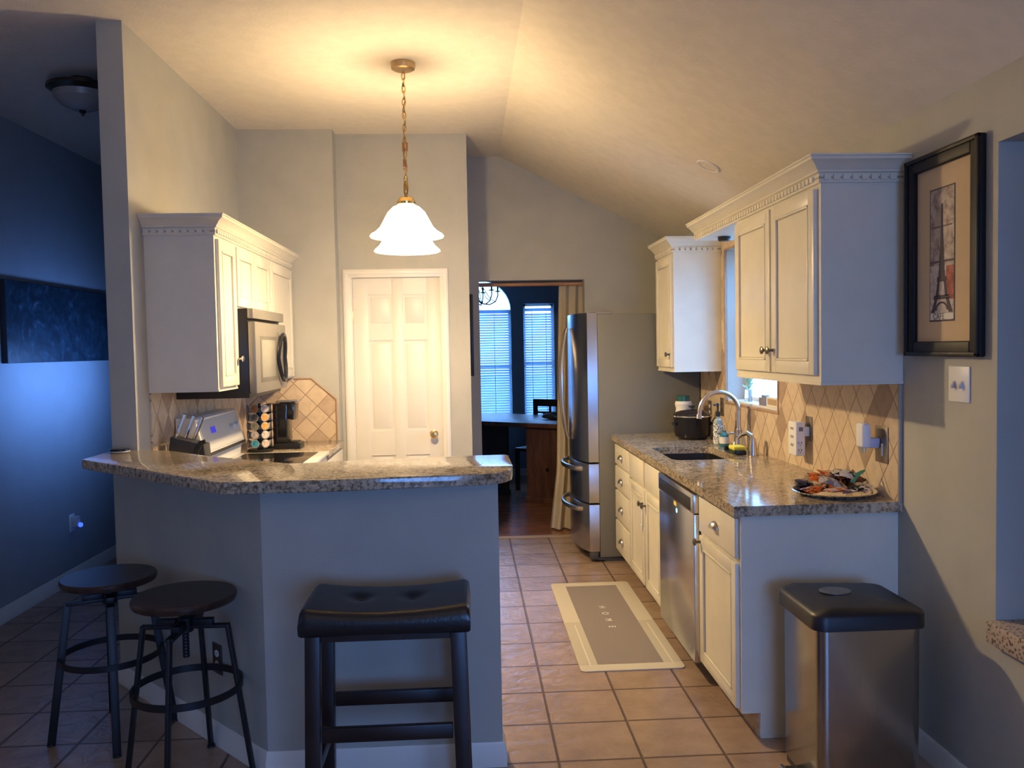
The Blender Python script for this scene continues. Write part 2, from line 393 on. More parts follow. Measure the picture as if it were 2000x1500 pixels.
# walls
struct(MB().box(-2.85, -2.71, YB_, 7.6, 0, 3.0), 'wall_left', BLUEWALL)
struct(MB().box(-2.85, 1.85, YB_-.12, YB_, 0, 3.1), 'wall_rear', WALL)
struct(MB().box(-2.71, -1.655, 7.5, 7.6, 0, 3.1), 'wall_entry', BLUEWALL)
struct(MB().box(-1.655, -1.54, 3.956, 7.5, 0, ZC+.02, 0), 'wall_kitchen_left', WALL)
wr = MB()
for y0, y1, z0, z1 in ((YB_, 1.0, 0, 2.40), (1.0, 2.53, 0, .572), (1.0, 2.53, 2.139, 2.40), (2.53, 4.357, 0, 2.40), (4.357, 5.25, 0, 1.165), (4.357, 5.25, 2.12, 2.40), (5.25, 6.70, 0, 2.40)):
    wr.box(XW, XW+.16, y0, y1, z0, z1)
struct(wr, 'wall_right', WALL)
struct(MB().box(1.618, XW+.2, 1.0, 2.53, .572, .642, .006), 'trim_2', SPECK)
# room beyond the pass-through
struct(MB().box(3.0, 3.1, -.5, 3.4, 0, 2.4).box(1.81, 3.1, 3.3, 3.4, 0, 2.4).box(1.81, 3.1, -.5, -.4, 0, 2.4).box(1.81, 3.1, -.5, 3.4, 2.4, 2.45), 'wall_side_room', BLUEWALL)
wf = MB()
wf.prism([(-1.54, 0), (.10, 0), (.10, ZC+.02), (-1.54, ZC+.02)], 6.70, 6.82, 'y')
wf.prism([(.10, 2.07), (.946, 2.07), (.946, zslope(.946)+.03), (XCR, ZC+.02), (.10, ZC+.02)], 6.70, 6.82, 'y')
wf.prism([(.946, 0), (1.81, 0), (1.81, zslope(1.81)+.03), (.946, zslope(.946)+.03)], 6.70, 6.82, 'y')
struct(wf, 'wall_far', WALL)
struct(MB().box(-1.54, -.897, 5.85, 6.10, 0, ZC+.01), 'wall_kitchen_back', WALL)
struct(MB().box(-.897, -.812, 5.988, 6.10, 0, ZC+.01).box(-.184, .02, 5.988, 6.10, 0, ZC+.01).box(-.812, -.184, 5.988, 6.10, 2.045, ZC+.01)
       .box(-.10, .02, 6.10, 6.70, 0, ZC+.01), 'wall_pantry', WALL)
# pony wall
TH = .12
pw = [(.099, 3.01), (.099, 3.01+TH), (-.70, 3.01+TH), (-1.54, 4.02), (-1.655, 3.956), (-.751, 3.01)]
struct(MB().prism(pw, 0, 1.048), 'wall_bar', WALL)
bp = [(0, 0), (.014, 0), (.014, .055), (.009, .066), (.009, .078), (.004, .09), (0, .09)]
struct(MB().sweep([(-1.655, 3.956), (-.751, 3.01), (.099, 3.01), (.099, 3.13)], [(d+.0005, z) for d, z in bp]), 'baseboard_bar', TRIM)
struct(MB().sweep([(-2.7095, 7.5), (-2.7095, YB_)], [(-d, z) for d, z in bp]), 'baseboard_left', TRIM)
struct(MB().sweep([(XW-.0005, YB_), (XW-.0005, 3.09)], [(-d, z) for d, z in bp]), 'baseboard_right', TRIM)

# pantry door
d1 = struct(MB(faceF(6.0)).box(-.812, -.184, .01, 2.045, -.035, -.008), 'door_1', DOORP)
mb = MB(faceF(6.0)); A, B_ = -.805, -.191
cols = [(-.805, -.70), (-.53, -.455), (-.285, -.191)]
for a, b_ in cols: mb.box(a, b_, .012, 2.04, -.01, 0, .001)
pan = [(.20, .78), (.955, 1.60), (1.705, 1.925)]
for z0, z1 in ((.012, .20), (.78, .955), (1.60, 1.705), (1.925, 2.04)):
    for a, b_ in ((-.70, -.53), (-.455, -.285)): mb.box(a, b_, z0, z1, -.01, 0)
for a, b_ in ((-.70, -.53), (-.455, -.285)):
    for z0, z1 in pan:
        i, j = .012, .032
        mb.hexa([(a+i, z0+i, -.01), (b_-i, z0+i, -.01), (b_-i, z1-i, -.01), (a+i, z1-i, -.01), (a+j, z0+j, -.002), (b_-j, z0+j, -.002), (b_-j, z1-j, -.002), (a+j, z1-j, -.002)])
mb.build('panelling', DOORP, d1, 30)
kn = MB(lambda a, b, c: (a, 6.0-c, b))
k = MB(lambda a, b, c: (-.252+a, 6.0-c, .925+b)).lathe([(0, 0), (.030, 0), (.030, .004), (.012, .012), (.011, .03), (.024, .042), (.027, .055), (.020, .066), (0, .069)], n=28)
k.build('knob', BRASS, d1)
MB(faceF(6.0)).box(-.815, -.803, 1.72, 1.81, 0, .006, .001).tube([(-.812, 1.715, .008), (-.812, 1.815, .008)], .005).build('hinge', plain('hinge_metal', (.6, .45, .3), .4, metal=.6), d1)
# casing
cas = MB(faceF(5.988))
for (a0, a1, z0, z1, c) in ((-.870, -.812, 0, 2.105, .014), (-.862, -.835, 0, 2.097, .020), (-.184, -.130, 0, 2.105, .014), (-.162, -.137, 0, 2.097, .020), (-.870, -.130, 2.045, 2.105, .0141), (-.862, -.137, 2.068, 2.097, .0201)):
    cas.box(a0, a1, z0, z1, 0.0005, c, .003)
cas.box(-.812, -.806, 0, 2.045, -.03, 0).box(-.190, -.184, 0, 2.045, -.03, 0)
struct(cas, 'trim_3', TRIM)

# dining room shell with two windows
Yw = 9.95
dw = MB()
dw.box(-1.6, -.26, Yw, Yw+.14, 0, 2.7).box(-.26, .52, Yw, Yw+.14, 0, .70)
arc = [(.13+.39*math.cos(R(a)), 1.985+.36*math.sin(R(a))) for a in range(0, 181, 10)]
dw.prism([(-.26, 2.7)]+[(x, z) for x, z in arc[::-1]]+[(.52, 2.7)], Yw, Yw+.14, 'y')
dw.box(.52, .668, Yw, Yw+.14, 0, 2.7).box(.668, 1.033, Yw, Yw+.14, 0, .70).box(.668, 1.033, Yw, Yw+.14, 2.055, 2.7).box(1.033, 1.86, Yw, Yw+.14, 0, 2.7)
struct(dw, 'wall_dining_far', DINEWALL)
struct(MB().box(-1.7, -1.6, 6.82, 10.1, 0, 2.7).box(-1.7, -1.54, 6.7, 6.82, 0, 2.7), 'wall_dining_left', DINEWALL)
struct(MB().box(1.86, 1.96, 6.7, 10.1, 0, 2.7), 'wall_dining_right', DINEWALL)
struct(MB().box(-1.7, 1.96, 6.82, 10.1, 2.6, 2.7), 'ceiling', plain('dining_ceiling', (.45, .47, .5), .8))
struct(MB().sweep([(-1.6, Yw-.0005), (1.86, Yw-.0005)], bp), 'baseboard_far', TRIM)
def window(name, x0, x1, z0, z1, arch=False):
    f = MB(); fy0, fy1 = Yw+.07, Yw+.11; w_ = .028
    f.box(x0, x0+w_, fy0, fy1, z0, z1).box(x1-w_, x1, fy0, fy1, z0, z1).box(x0, x1, fy0, fy1, z0, z0+w_).box(x0, x1, fy0, fy1, z1-w_, z1+.005)
    zm = (z0+z1)/2-.05; f.box(x0, x1, fy0-.01, fy1, zm, zm+.035)
    f.box(x0-.03, x1+.03, Yw-.03, Yw+.07, z0-.03, z0, .004)
    o = struct(f, name, TRIM)
    g = MB()
    if arch: g.prism([(x0+.001, z0)]+[(x1-.001, z0)]+[(.13+.388*math.cos(R(a)), 1.985+.358*math.sin(R(a))) for a in range(0, 181, 10)], Yw+.085, Yw+.088, 'y')
    else: g.box(x0, x1, Yw+.085, Yw+.088, z0, z1)
    g.build('pane', GLASS, o); return o
w1 = window('window_1', -.26, .52, .70, 1.985, True)
w2 = window('window_2', .668, 1.033, .70, 2.055)
def blind(x0, x1, z0, z1, label):
    t_ = thing('window_blind', label, 'blind', ((x0+x1)/2, Yw+.03, z0), 'horizontal slat blinds in the dining windows')
    MB().box(x0+.006, x1-.006, Yw+.012, Yw+.052, z1-.035, z1, .003).build('headrail', SLATM, t_)
    s_ = MB(); z = z0+.02
    while z < z1-.045:
        s_.hexa([(x0+.008, Yw+.018, z-.012), (x1-.008, Yw+.018, z-.012), (x1-.008, Yw+.044, z+.012), (x0+.008, Yw+.044, z+.012), (x0+.008, Yw+.018, z-.0105), (x1-.008, Yw+.018, z-.0105), (x1-.008, Yw+.044, z+.0135), (x0+.008, Yw+.044, z+.0135)])
        z += .030
    s_.build('slats', SLATM, t_)
    c_ = MB()
    for f_ in (.28, .75):
        xx = x0+(x1-x0)*f_; c_.box(xx-.003, xx+.003, Yw+.0125, Yw+.0145, z0, z1-.03)
    c_.build('cord', WHITE, t_)
    MB().box(x0+.008, x1-.008, Yw+.02, Yw+.042, z0, z0+.014, .003).build('bottom_rail', SLATM, t_)
blind(-.255, .515, .705, 1.98, 'white slat blind under the arched dining window, wider of the two')
blind(.672, 1.029, .705, 2.00, 'white slat blind in the narrow rectangular dining window behind the dark chair')
# outside ground and fence seen through the blinds
og = MB().box(-8, 12, 10.3, 60, -.6, -.5).box(1.9, 12, -4, 10.3, -.6, -.5); o_ = og.build('patio', plain('pale_concrete', (.55, .55, .52), .9, noise=.1, scale=3)); tag(o_, 'pale concrete ground outside the windows', 'patio', kind='structure')


# sink window
sw = MB()
for (y0, y1, z0, z1) in ((4.357, 4.39, 1.165, 2.12), (5.217, 5.25, 1.165, 2.12), (4.357, 5.25, 1.165, 1.20), (4.357, 5.25, 2.085, 2.12), (4.357, 5.25, 1.62, 1.65)):
    sw.box(XW+.115, XW+.15, y0, y1, z0, z1, .003)
w3 = struct(sw, 'window_3', WHITE)
MB().box(XW+.13, XW+.134, 4.36, 5.247, 1.17, 2.118).build('pane', GLASS, w3)
MB().box(XW, XW+.115, 4.357, 5.25, 1.165, 1.178, .002).build('sill', TRIM, w3)

# ------------------------------------------------------------------ backsplash
SP = .010
bs = MB(lambda a, b, c: (XW-.0005-c, a, b))
bs.box(3.11, 4.342, .914, 1.376, 0, SP).box(4.342, 5.265, .914, 1.150, 0, SP).box(5.265, 5.83, .914, 1.363, 0, SP)
bs.box(4.085, 4.342, 1.376, 2.20, 0, SP).box(4.342, 5.265, 2.135, 2.33, 0, SP).box(5.265, 5.34, 1.363, 2.33, 0, SP)
tag(bs.build('tile_backsplash', TILE_R), 'tan stone backsplash of tiles set diamond-wise around the sink window', 'backsplash')
fr_ = MB(lambda a, b, c: (XW-.0005-c, a, b))
for (a0, a1, z0, z1) in ((4.342, 5.265, 1.150, 1.166), (4.342, 4.357, 1.166, 2.12), (5.25, 5.265, 1.166, 2.12), (4.342, 5.265, 2.12, 2.135)): fr_.box(a0, a1, z0, z1, 0, .016, .003)
struct(fr_, 'trim_4', plain('pencil_tile', (.42, .26, .15), .4, noise=.1))
struct(MB(lambda a, b, c: (XW-.0005-c, a, b)).box(3.097, 3.110, .914, 1.376, 0, .014, .003), 'trim_5', plain('grey_edge_tile', (.34, .31, .27), .5))
b1 = MB().box(-1.5395, -1.530, 4.12, 5.849, .914, 1.353)
o1 = tag(b1.build('tile_backsplash', TILE_L), 'tan stone tile backsplash on the wall behind the white range', 'backsplash')
b2 = MB(faceF(5.8495)).prism([(-1.529, .914), (-.918, .914), (-.918, 1.198), (-1.085, 1.342), (-1.529, 1.342)], 0, .010)
o2 = tag(b2.build('tile_backsplash', TILE_B), 'tan stone tile backsplash with a clipped corner behind the coffee maker', 'backsplash')
MB().tube([(-.916, 5.838, .916), (-.916, 5.838, 1.2), (-1.084, 5.838, 1.345), (-1.2, 5.838, 1.345)], .006, 8).build('border', plain('pencil_tile2', (.36, .20, .11), .4), o2)

# ------------------------------------------------------------------ cabinets
def door_mb(T, a0, a1, z0, z1, c0=0, th=.017, rail=.052):
    """returns mesh builders of frame+panel and glaze line"""
    mb = MB(T); c1 = c0+th
    mb.box(a0+.002, a1-.002, z0+.002, z1-.002, c0, c1-.008)
    mb.box(a0, a0+rail, z0, z1, c0, c1, .003).box(a1-rail, a1, z0, z1, c0, c1, .003)
    mb.box(a0+rail-.001, a1-rail+.001, z0, z0+rail, c0, c1, .003).box(a0+rail-.001, a1-rail+.001, z1-rail, z1, c0, c1, .003)
    q = rail+.009
    for (x0, x1, y0, y1) in ((a0+rail, a0+q, z0+rail, z1-rail), (a1-q, a1-rail, z0+rail, z1-rail), (a0+rail, a1-rail, z0+rail, z0+q), (a0+rail, a1-rail, z1-q, z1-rail)):
        mb.box(x0, x1, y0, y1, c1-.009, c1+.002, .002)
    g = MB(T); e = q; gw = .0022
    for (x0, x1, y0, y1) in ((a0+e, a0+e+gw, z0+e, z1-e), (a1-e-gw, a1-e, z0+e, z1-e), (a0+e, a1-e, z0+e, z0+e+gw), (a0+e, a1-e, z1-e-gw, z1-e)): g.box(x0, x1, y0, y1, c1-.009, c1-.0072)
    return mb, g
def door(T, a0, a1, z0, z1, par, c0=0, knob=None, cupm=PEWTER, rail=.052):
    mb, g = door_mb(T, a0, a1, z0, z1, c0, rail=rail)
    d = mb.build('door', CAB, par); g.build('glaze_line', GLAZE, d)
    if knob:
        ka, kz = knob
        MB(lambda a, b, c: T(ka+a, kz+b, c0+.017+c)).lathe([(0, 0), (.007, 0), (.005, .012), (.007, .018), (.016, .024), (.017, .029), (.010, .033), (0, .034)], n=20).build('knob', cupm, d)
    return d
def drawer(T, a0, a1, z0, z1, par, c0=0, cup=True, name='drawer'):
    mb = MB(T).box(a0, a1, z0, z1, c0, c0+.017, .005, 3)
    d = mb.build(name, CAB, par)
    if cup:
        ac, zc = (a0+a1)/2, (z0+z1)/2; c1 = c0+.017
        m2 = MB(lambda a, b, c: T(ac+a, zc+b, c1+c)); nn = 12; mm = 6
        rows = []
        for i in range(mm+1):
            ph = R(90*i/mm)
            rows.append([m2.v(.040*math.cos(R(180*j/nn)), -.012+.030*math.sin(R(180*j/nn))*math.cos(ph)*1.0 + .0*ph, .003+.024*math.sin(R(180*j/nn))*math.sin(ph)) for j in range(nn+1)])
        for A_, B2 in zip(rows, rows[1:]):
            for j in range(nn): m2.bm.faces.new((A_[j], A_[j+1], B2[j+1], B2[j]))
        bmesh.ops.remove_doubles(m2.bm, verts=m2.bm.verts, dist=.0002)
        m2.box(-.042, .042, -.014, -.010, 0, .004)
        m2.build('cup_pull', NICKEL, d)
    return d
CROWN = [(0, 0), (.012, 0), (.012, .045), (.022, .052), (.022, .060), (.030, .068), (.040, .085), (.058, .102), (.062, .104), (.062, .118), (.068, .120), (.068, .128), (0, .128)]
def crown(path, z, par, spacing=.036, dent=True):
    prof = [(d, z+h*.74) for d, h in CROWN]
    mb = MB().sweep(path, prof)
    if dent:
        for p, q in zip(path, path[1:]):
            p, q = Vector(p), Vector(q); d = (q-p); ln = d.length; d.normalize(); n_ = Vector((d.y, -d.x)); k = int(ln/spacing)
            for i in range(k):
                c = p+d*(spacing*(i+.5)); a = c+n_*.0122
                h = spacing*.34
                pts = []
                for zz in (z+.009, z+.029):
                    for s1, s2 in ((-h, 0), (h, 0), (h, .008), (-h, .008)):
                        v_ = a+d*s1+n_*s2; pts.append((v_.x, v_.y, zz))
                mb.hexa(pts)
    o = mb.build('crown_molding', CAB, par)
    if dent: MB().sweep(path, [(.0121, z+.014), (.0126, z+.014), (.0126, z+.022), (.0121, z+.022)]).build('dentil_glaze_shadow', GLAZE, o)  # glaze strip that also paints in the shadow of the dentil gaps
    return o

XF, XU = 1.031, 1.333
XBK = XW-.0115
T = faceR(XF)
# near base cabinet
c = thing('base_cabinet', 'cream base cabinet at the near end of the counter, one drawer above one door', 'cabinet', (1.33, 3.4, 0))
MB().box(XF, XW-.001, 3.145, 3.683, .10, .874).box(1.105, XW-.016, 3.145, 3.683, 0, .10).build('body', CAB, c)
ep = [(XF, .10), (1.105, .10), (1.105, 0), (XW-.001, 0), (XW-.001, .874), (XF, .874)]
MB().prism(ep, 3.129, 3.145, 'y').build('end_panel', CAB, c)
MB().box(1.098, 1.1055, 3.1455, 3.683, 0, .0995).build('toe_kick', KICKW, c)
drawer(T, 3.15, 3.655, .70, .858, c); door(T, 3.15, 3.655, .112, .682, c, knob=(3.632, .655))
# dishwasher
dwt = thing('dishwasher', 'stainless dishwasher with a dark control strip between the cream base cabinets', 'dishwasher', (1.33, 4.03, 0))
MB().box(XF, 1.60, 3.69, 4.375, .09, .868).build('body', BLACK, dwt)
dd = MB(T).box(3.692, 4.373, .085, .765, 0, .030, .004).build('door', STEELD, dwt)
MB(T).box(3.692, 4.373, .768, .858, 0, .034, .006).build('control_fascia', STEEL, dwt)
MB(T).box(3.73, 4.345, .775, .835, .0335, .0355, .001).build('control_strip', BLACK, dwt)
MB(T).box(4.00, 4.05, .745, .765, .0305, .0320).build('sticker', plain('yellow_sticker', (.80, .62, .12), .6), dwt)
MB(lambda a, b, c_: T(4.0+a, .725+b, .0305+c_)).lathe([(0, 0), (.011, 0), (.011, .001), (0, .001)], n=16).build('indicator_light', emit('led_cyan', (.2, .8, 1), 2.5), dwt)
MB(T).box(3.75, 3.79, .13, .14, .0305, .0312).build('badge', CHROME, dwt)
MB().box(1.10, 1.60, 3.69, 4.375, 0, .085).build('toe_kick', BLACK, dwt)
# sink cabinet
c = thing('sink_cabinet', 'cream sink cabinet with two doors under two false drawer fronts', 'cabinet', (1.33, 4.83, 0))
MB().box(XF, 1.055, 4.379, 5.279, .10, .874).box(XF, XW-.001, 4.379, 4.395, .10, .874).box(XF, XW-.001, 5.263, 5.279, .10, .874).box(XF, XW-.001, 4.379, 5.279, .10, .12).box(1.105, XW-.016, 4.379, 5.279, 0, .10).build('body', CAB, c)
MB().box(1.098, 1.1045, 4.379, 5.279, 0, .0995).build('toe_kick', KICKW, c)
drawer(T, 4.40, 4.80, .70, .85, c, cup=False, name='false_drawer_front'); drawer(T, 4.85, 5.27, .70, .85, c, cup=False, name='false_drawer_front')
da = door(T, 4.40, 4.80, .112, .682, c, knob=(4.775, .60)); db = door(T, 4.83, 5.27, .112, .682, c, knob=(4.855, .60))
tag(MB(T).box(4.845, 4.885, .475, .575, .020, .023, .001).box(4.85, 4.875, .44, .475, .020, .030, .002).build('towel_hook', WHITE), 'small white adhesive hook on the sink cabinet door', 'hook')
# drawer stack
c = thing('drawer_cabinet', 'cream base cabinet of four stacked drawers beside the refrigerator', 'cabinet', (1.33, 5.5, 0))
MB().box(XF, XW-.001, 5.283, 5.80, .10, .874).box(1.105, XW-.016, 5.283, 5.80, 0, .10).build('body', CAB, c)
MB().box(1.098, 1.1045, 5.283, 5.80, 0, .0995).build('toe_kick', KICKW, c)
for z0, z1 in ((.715, .85), (.545, .70), (.335, .53), (.112, .32)): drawer(T, 5.29, 5.785, z0, z1, c)
# right countertop with sink cut-out
ct = thing('countertop', 'brown speckled granite countertop on the right with the dark sink set in it', 'countertop', (1.33, 4.4, .874))
MB().prism_hole([(.995, 3.10), (XW-.0005, 3.10), (XW-.0005, 5.80), (.995, 5.80)], rrect(1.09, 1.455, 4.40, 4.98, .06), .874, .914).build('slab', GRAN, ct)
sk = MB(); ro = rrect(1.085, 1.46, 4.395, 4.985, .06); ri = rrect(1.10, 1.445, 4.41, 4.97, .05)
rows = [[sk.v(x, y, .8735) for x, y in ro], [sk.v(x, y, .8735) for x, y in rrect(1.091, 1.454, 4.401, 4.979, .06)], [sk.v(x, y, .71) for x, y in ri], [sk.v(x, y, .70) for x, y in rrect(1.12, 1.425, 4.43, 4.95, .05)]]
for A_, B2 in zip(rows, rows[1:]):
    for i in range(len(A_)): sk.bm.faces.new((A_[i], A_[(i+1) % len(A_)], B2[(i+1) % len(A_)], B2[i]))
sk.bm.faces.new(rows[-1]); sk.build('sink_basin', plain('composite_sink', (.012, .012, .016), .35), ct)

# upper cabinets, right
T2 = faceR(XU)
c = thing('wall_cabinet', 'large cream two-door wall cabinet beside the framed print, right of the sink window', 'cabinet', (1.5, 3.6, 1.377))
MB().box(XU, XBK+.0105, 3.095, 4.08, 1.377, 2.13).box(XU-.004, XBK+.01, 3.091, 4.084, 1.367, 1.377).build('body', CAB, c)
door(T2, 3.125, 3.572, 1.405, 2.11, c, knob=(3.55, 1.50)); door(T2, 3.592, 4.06, 1.405, 2.11, c, knob=(3.615, 1.50))
crown([(XU, 4.78), (XU, 3.095), (XW-.001, 3.095)], 2.126, c)
MB().box(XU, XU+.02, 4.08, 4.78, 2.128, 2.215).box(XU+.02, XW-.012, 4.08, 4.78, 2.128, 2.14).build('valance', CAB, c)
tag(MB(lambda a, b, cc_: (1.44+a, 4.62+b, 2.1279-cc_)).lathe([(0, 0), (.034, 0), (.036, .012), (.030, .024), (0, .026)], n=24).build('puck_light', BLACK), 'small black puck light under the valance over the sink', 'light')
c = thing('wall_cabinet', 'small cream single-door wall cabinet left of the sink window beside the refrigerator', 'cabinet', (1.5, 5.57, 1.363))
MB().box(XU, XW-.001, 5.345, 5.80, 1.363, 2.13).box(XU-.004, XW-.001, 5.341, 5.80, 1.355, 1.363).build('body', CAB, c)
door(T2, 5.36, 5.785, 1.385, 2.108, c, knob=(5.40, 1.47))
crown([(XU, 5.80), (XU, 5.345), (XW-.012, 5.345)], 2.125, c)

# left uppers
XLc = -1.21
T3 = faceL(XLc)
c = thing('wall_cabinet', 'narrow tall cream wall cabinet at the near end of the left run', 'cabinet', (-1.37, 4.29, 1.353), 'left wall cabinets')
MB().box(-1.5395, XLc, 4.12, 4.456, 1.353, 2.10).box(-1.5395, XLc+.004, 4.116, 4.456, 1.345, 1.353).build('body', CAB, c)
door(T3, 4.145, 4.440, 1.365, 2.085, c, knob=(4.42, 1.50), cupm=NICKEL); c.pop('group', None)
c = thing('wall_cabinet', 'short cream two-door wall cabinet directly above the microwave', 'cabinet', (-1.37, 4.83, 1.76))
MB().box(-1.5395, XLc, 4.4565, 5.20, 1.765, 2.10).build('body', CAB, c)
door(T3, 4.468, 4.822, 1.775, 2.085, c); door(T3, 4.832, 5.188, 1.775, 2.085, c)
c = thing('wall_cabinet', 'tall cream wall cabinet in the corner beyond the microwave', 'cabinet', (-1.37, 5.5, 1.353))
MB().box(-1.5395, XLc, 5.2005, 5.849, 1.353, 2.10).build('body', CAB, c)
door(T3, 5.215, 5.835, 1.365, 2.085, c, knob=(5.24, 1.50), cupm=NICKEL)
cr = thing('crown_cornice', 'cream dentil crown along the top of the left wall cabinets', 'molding', (-1.37, 5, 2.10))
crown([(-1.5395, 4.12), (XLc, 4.12), (XLc, 5.849)], 2.10, cr)

# microwave
mw = thing('microwave', 'stainless over-the-range microwave with an oval black handle', 'microwave', (-1.35, 4.81, 1.29))
MB().box(-1.528, -1.150, 4.460, 5.195, 1.293, 1.764, .003).build('body', BLACK, mw)
TM = faceL(-1.150)
MB(TM).box(4.462, 5.19, 1.712, 1.764, 0, .030, .003).build('top_vent', SLAT, mw)
md = MB(TM).box(4.462, 5.19, 1.315, 1.695, .0005, .040, .006).build('door', SLAT, mw)
MB(TM).box(4.56, 4.93, 1.37, 1.62, .0402, .0412, .0004).build('window_surround', plain('mw_frame', (.17, .16, .14), .4, metal=.4), md)
MB(TM).box(4.585, 4.905, 1.395, 1.60, .0412, .0420, .0004).build('window_pane', plain('mw_glass', (.24, .23, .20), .35), md)
hp = [(5.03+.085*math.cos(R(a)), 1.50+.135*math.sin(R(a)), .048+.014*abs(math.sin(R(a)))) for a in range(0, 360, 10)]
MB(TM).tube([TM and (a, b, cc) for a, b, cc in hp], .012, 8, closed=True).build('handle', plain('handle_black', (.010, .012, .020), .15), md)
MB(lambda a, b, cc: TM(4.97+a, 1.65+b, .0402+cc)).lathe([(0, 0), (.012, 0), (.012, .0015), (0, .0015)], n=20).build('badge', CHROME, md)

# left base run + counter
c = thing('corner_cabinet', 'cream base cabinet in the far left corner under the coffee maker', 'cabinet', (-1.2, 5.5, 0))
MB().box(-1.5395, -.895, 5.19, 5.849, .10, .874).box(-1.53, -.96, 5.19, 5.849, 0, .10).build('body', CAB, c)
TB = faceL(-.895); drawer(TB, 5.205, 5.835, .70, .858, c, cup=False); door(TB, 5.205, 5.835, .112, .682, c)
c = thing('base_cabinet', 'cream base cabinet behind the bar between the wall end and the range', 'cabinet', (-1.2, 4.2, 0))
MB().box(-1.5395, -.895, 4.08, 4.415, .0, .874).build('body', CAB, c)
door(TB, 4.09, 4.405, .112, .858, c)
tag(MB().box(-1.5295, -.868, 5.187, 5.8385, .8745, .914, .003).build('countertop', GRAN), 'granite counter piece in the left corner under coffee maker and pod carousel', 'countertop')
tag(MB().box(-1.5295, -.868, 4.07, 4.417, .8745, .914, .003).build('countertop', GRAN), 'granite counter piece behind the bar under the knife block', 'countertop')
# range
rg = thing('range', 'white electric range with a dark glass cooktop and raised control panel', 'stove', (-1.2, 4.8, 0))
MB().box(-1.50, -.88, 4.422, 5.182, .02, .895, .004).build('body', ENAMEL, rg)
MB().box(-1.50, -.862, 4.422, 5.182, .896, .918, .006).build('cooktop', ENAMEL, rg)
MB().box(-1.36, -.92, 4.47, 5.135, .9182, .9205, .001).build('cooktop_glass', GLOSSB, rg)
bgp = [(-1.525, .919), (-1.40, .919), (-1.395, .985), (-1.375, 1.00), (-1.425, 1.185), (-1.44, 1.195), (-1.525, 1.195)]
MB().prism([(x, z) for x, z in bgp], 4.422, 5.182, 'y', .004).build('backguard', ENAMEL, rg)
TG = lambda a, b, cc: (-1.375-b*.2610-(-cc)*.965, a, 1.00+b*.965+cc*.261)
MB(TG).box(4.44, 5.165, .012, .180, .0008, .004, .001).build('control_panel', plain('range_panel', (.66, .64, .60), .65, spec=.3), rg)
MB(TG).box(4.61, 4.69, .10, .135, .004, .006).build('clock_display', emit('led_blue', (.02, .02, .55), .5), rg)
MB(TG).box(4.424, 5.18, -.012, .004, .0008, .005).build('gap', BLACK, rg)
for ya in (4.98, 5.08):
    MB(lambda a, b, cc: TG(ya+a, .10+b, .004+cc)).lathe([(0, 0), (.022, 0), (.018, .022), (0, .022)], n=20).build('knob', WHITE, rg)
MB().box(-.862, -.835, 4.50, 5.10, .78, .80, .006).build('oven_handle', ENAMEL, rg)

# bar top
bar = [(-1.654, 3.646), (-.851, 2.885), (-.50, 2.885), (.03, 2.93), (.09, 2.948), (.13, 2.985), (.153, 3.04), (.160, 3.12), (.160, 3.43), (.150, 3.45), (-.05, 3.44), (-.715, 3.33), (-1.13, 3.653), (-1.356, 3.885), (-1.50, 3.956-.003), (-1.652, 3.956-.003)]
tag(MB().prism([(x, y) for x, y in bar], 1.048, 1.09, 'z', .006).build('bar_counter', GRAN), 'polished granite bar top on the angled grey half wall', 'countertop')

# ------------------------------------------------------------------ refrigerator
fr = thing('refrigerator', 'stainless french-door refrigerator with grey sides and curved fronts', 'refrigerator', (1.25, 6.26, 0))
Y0, Y1 = 5.838, 6.685
MB().box(.912, 1.638, Y0, Y1, .035, 1.755, .004).box(.95, 1.6, Y0+.02, Y1-.02, .0, .036).build('cabinet_body', GREYSIDE, fr)
def fprofile(ya, yb, n=10):
    pts = [(.908, ya), (.908, yb)] if False else []
    out = []
    for i in range(n+1):
        y = ya+(yb-ya)*i/n; u = (y-(Y0+Y1)/2)/((Y1-Y0)/2)
        out.append((.838-.075*(1-abs(u)**2.4), y))
    return [(.909, ya)]+out+[(.909, yb)]
def fdoor(name, ya, yb, z0, z1):
    return MB().prism(fprofile(ya, yb), z0, z1, 'z', .004).build(name, STEEL, fr)
ym = (Y0+Y1)/2
da = fdoor('door', Y0+.001, ym-.003, .712, 1.768); db = fdoor('door', ym+.003, Y1, .712, 1.768)
dm = fdoor('drawer', Y0+.001, Y1, .422, .702); dl = fdoor('drawer', Y0+.001, Y1, .075, .412)
for sgn, dr in ((-1, da), (1, db)):
    hp = []
    for i in range(25):
        u = i/24; s_ = math.sin(math.pi*u); hp.append((.758-.012-.050*s_**.7, ym+sgn*(.012+.062*s_), .84+.83*u))
    MB().tube(hp, .0125, 10).build('handle', NICKEL, dr)
for dr, zz in ((dm, .655), (dl, .365)):
    hp = []
    for i in range(21):
        u = i/20; s_ = math.sin(math.pi*u); hp.append((.815-.115*s_**.55 if 0 < u < 1 else .815, Y0+.10+(Y1-Y0-.2)*u, zz))
    MB().tube(hp, .018, 10, flat=.6).build('handle', NICKEL, dr)
MB().box(.84, .90, Y0+.004, Y0+.05, .02, .073, .004).box(.88, 1.60, Y0+.01, Y1, .012, .034).build('base_grille', plain('grille', (.05, .05, .05), .5), fr)
MB().box(.855, .90, Y0+.002, Y0+.06, 1.7685, 1.785, .003).box(.90, 1.02, Y0+.004, Y0+.07, 1.7555, 1.775, .003).build('hinge_cover', plain('hinge_grey', (.22, .2, .18), .5), fr)

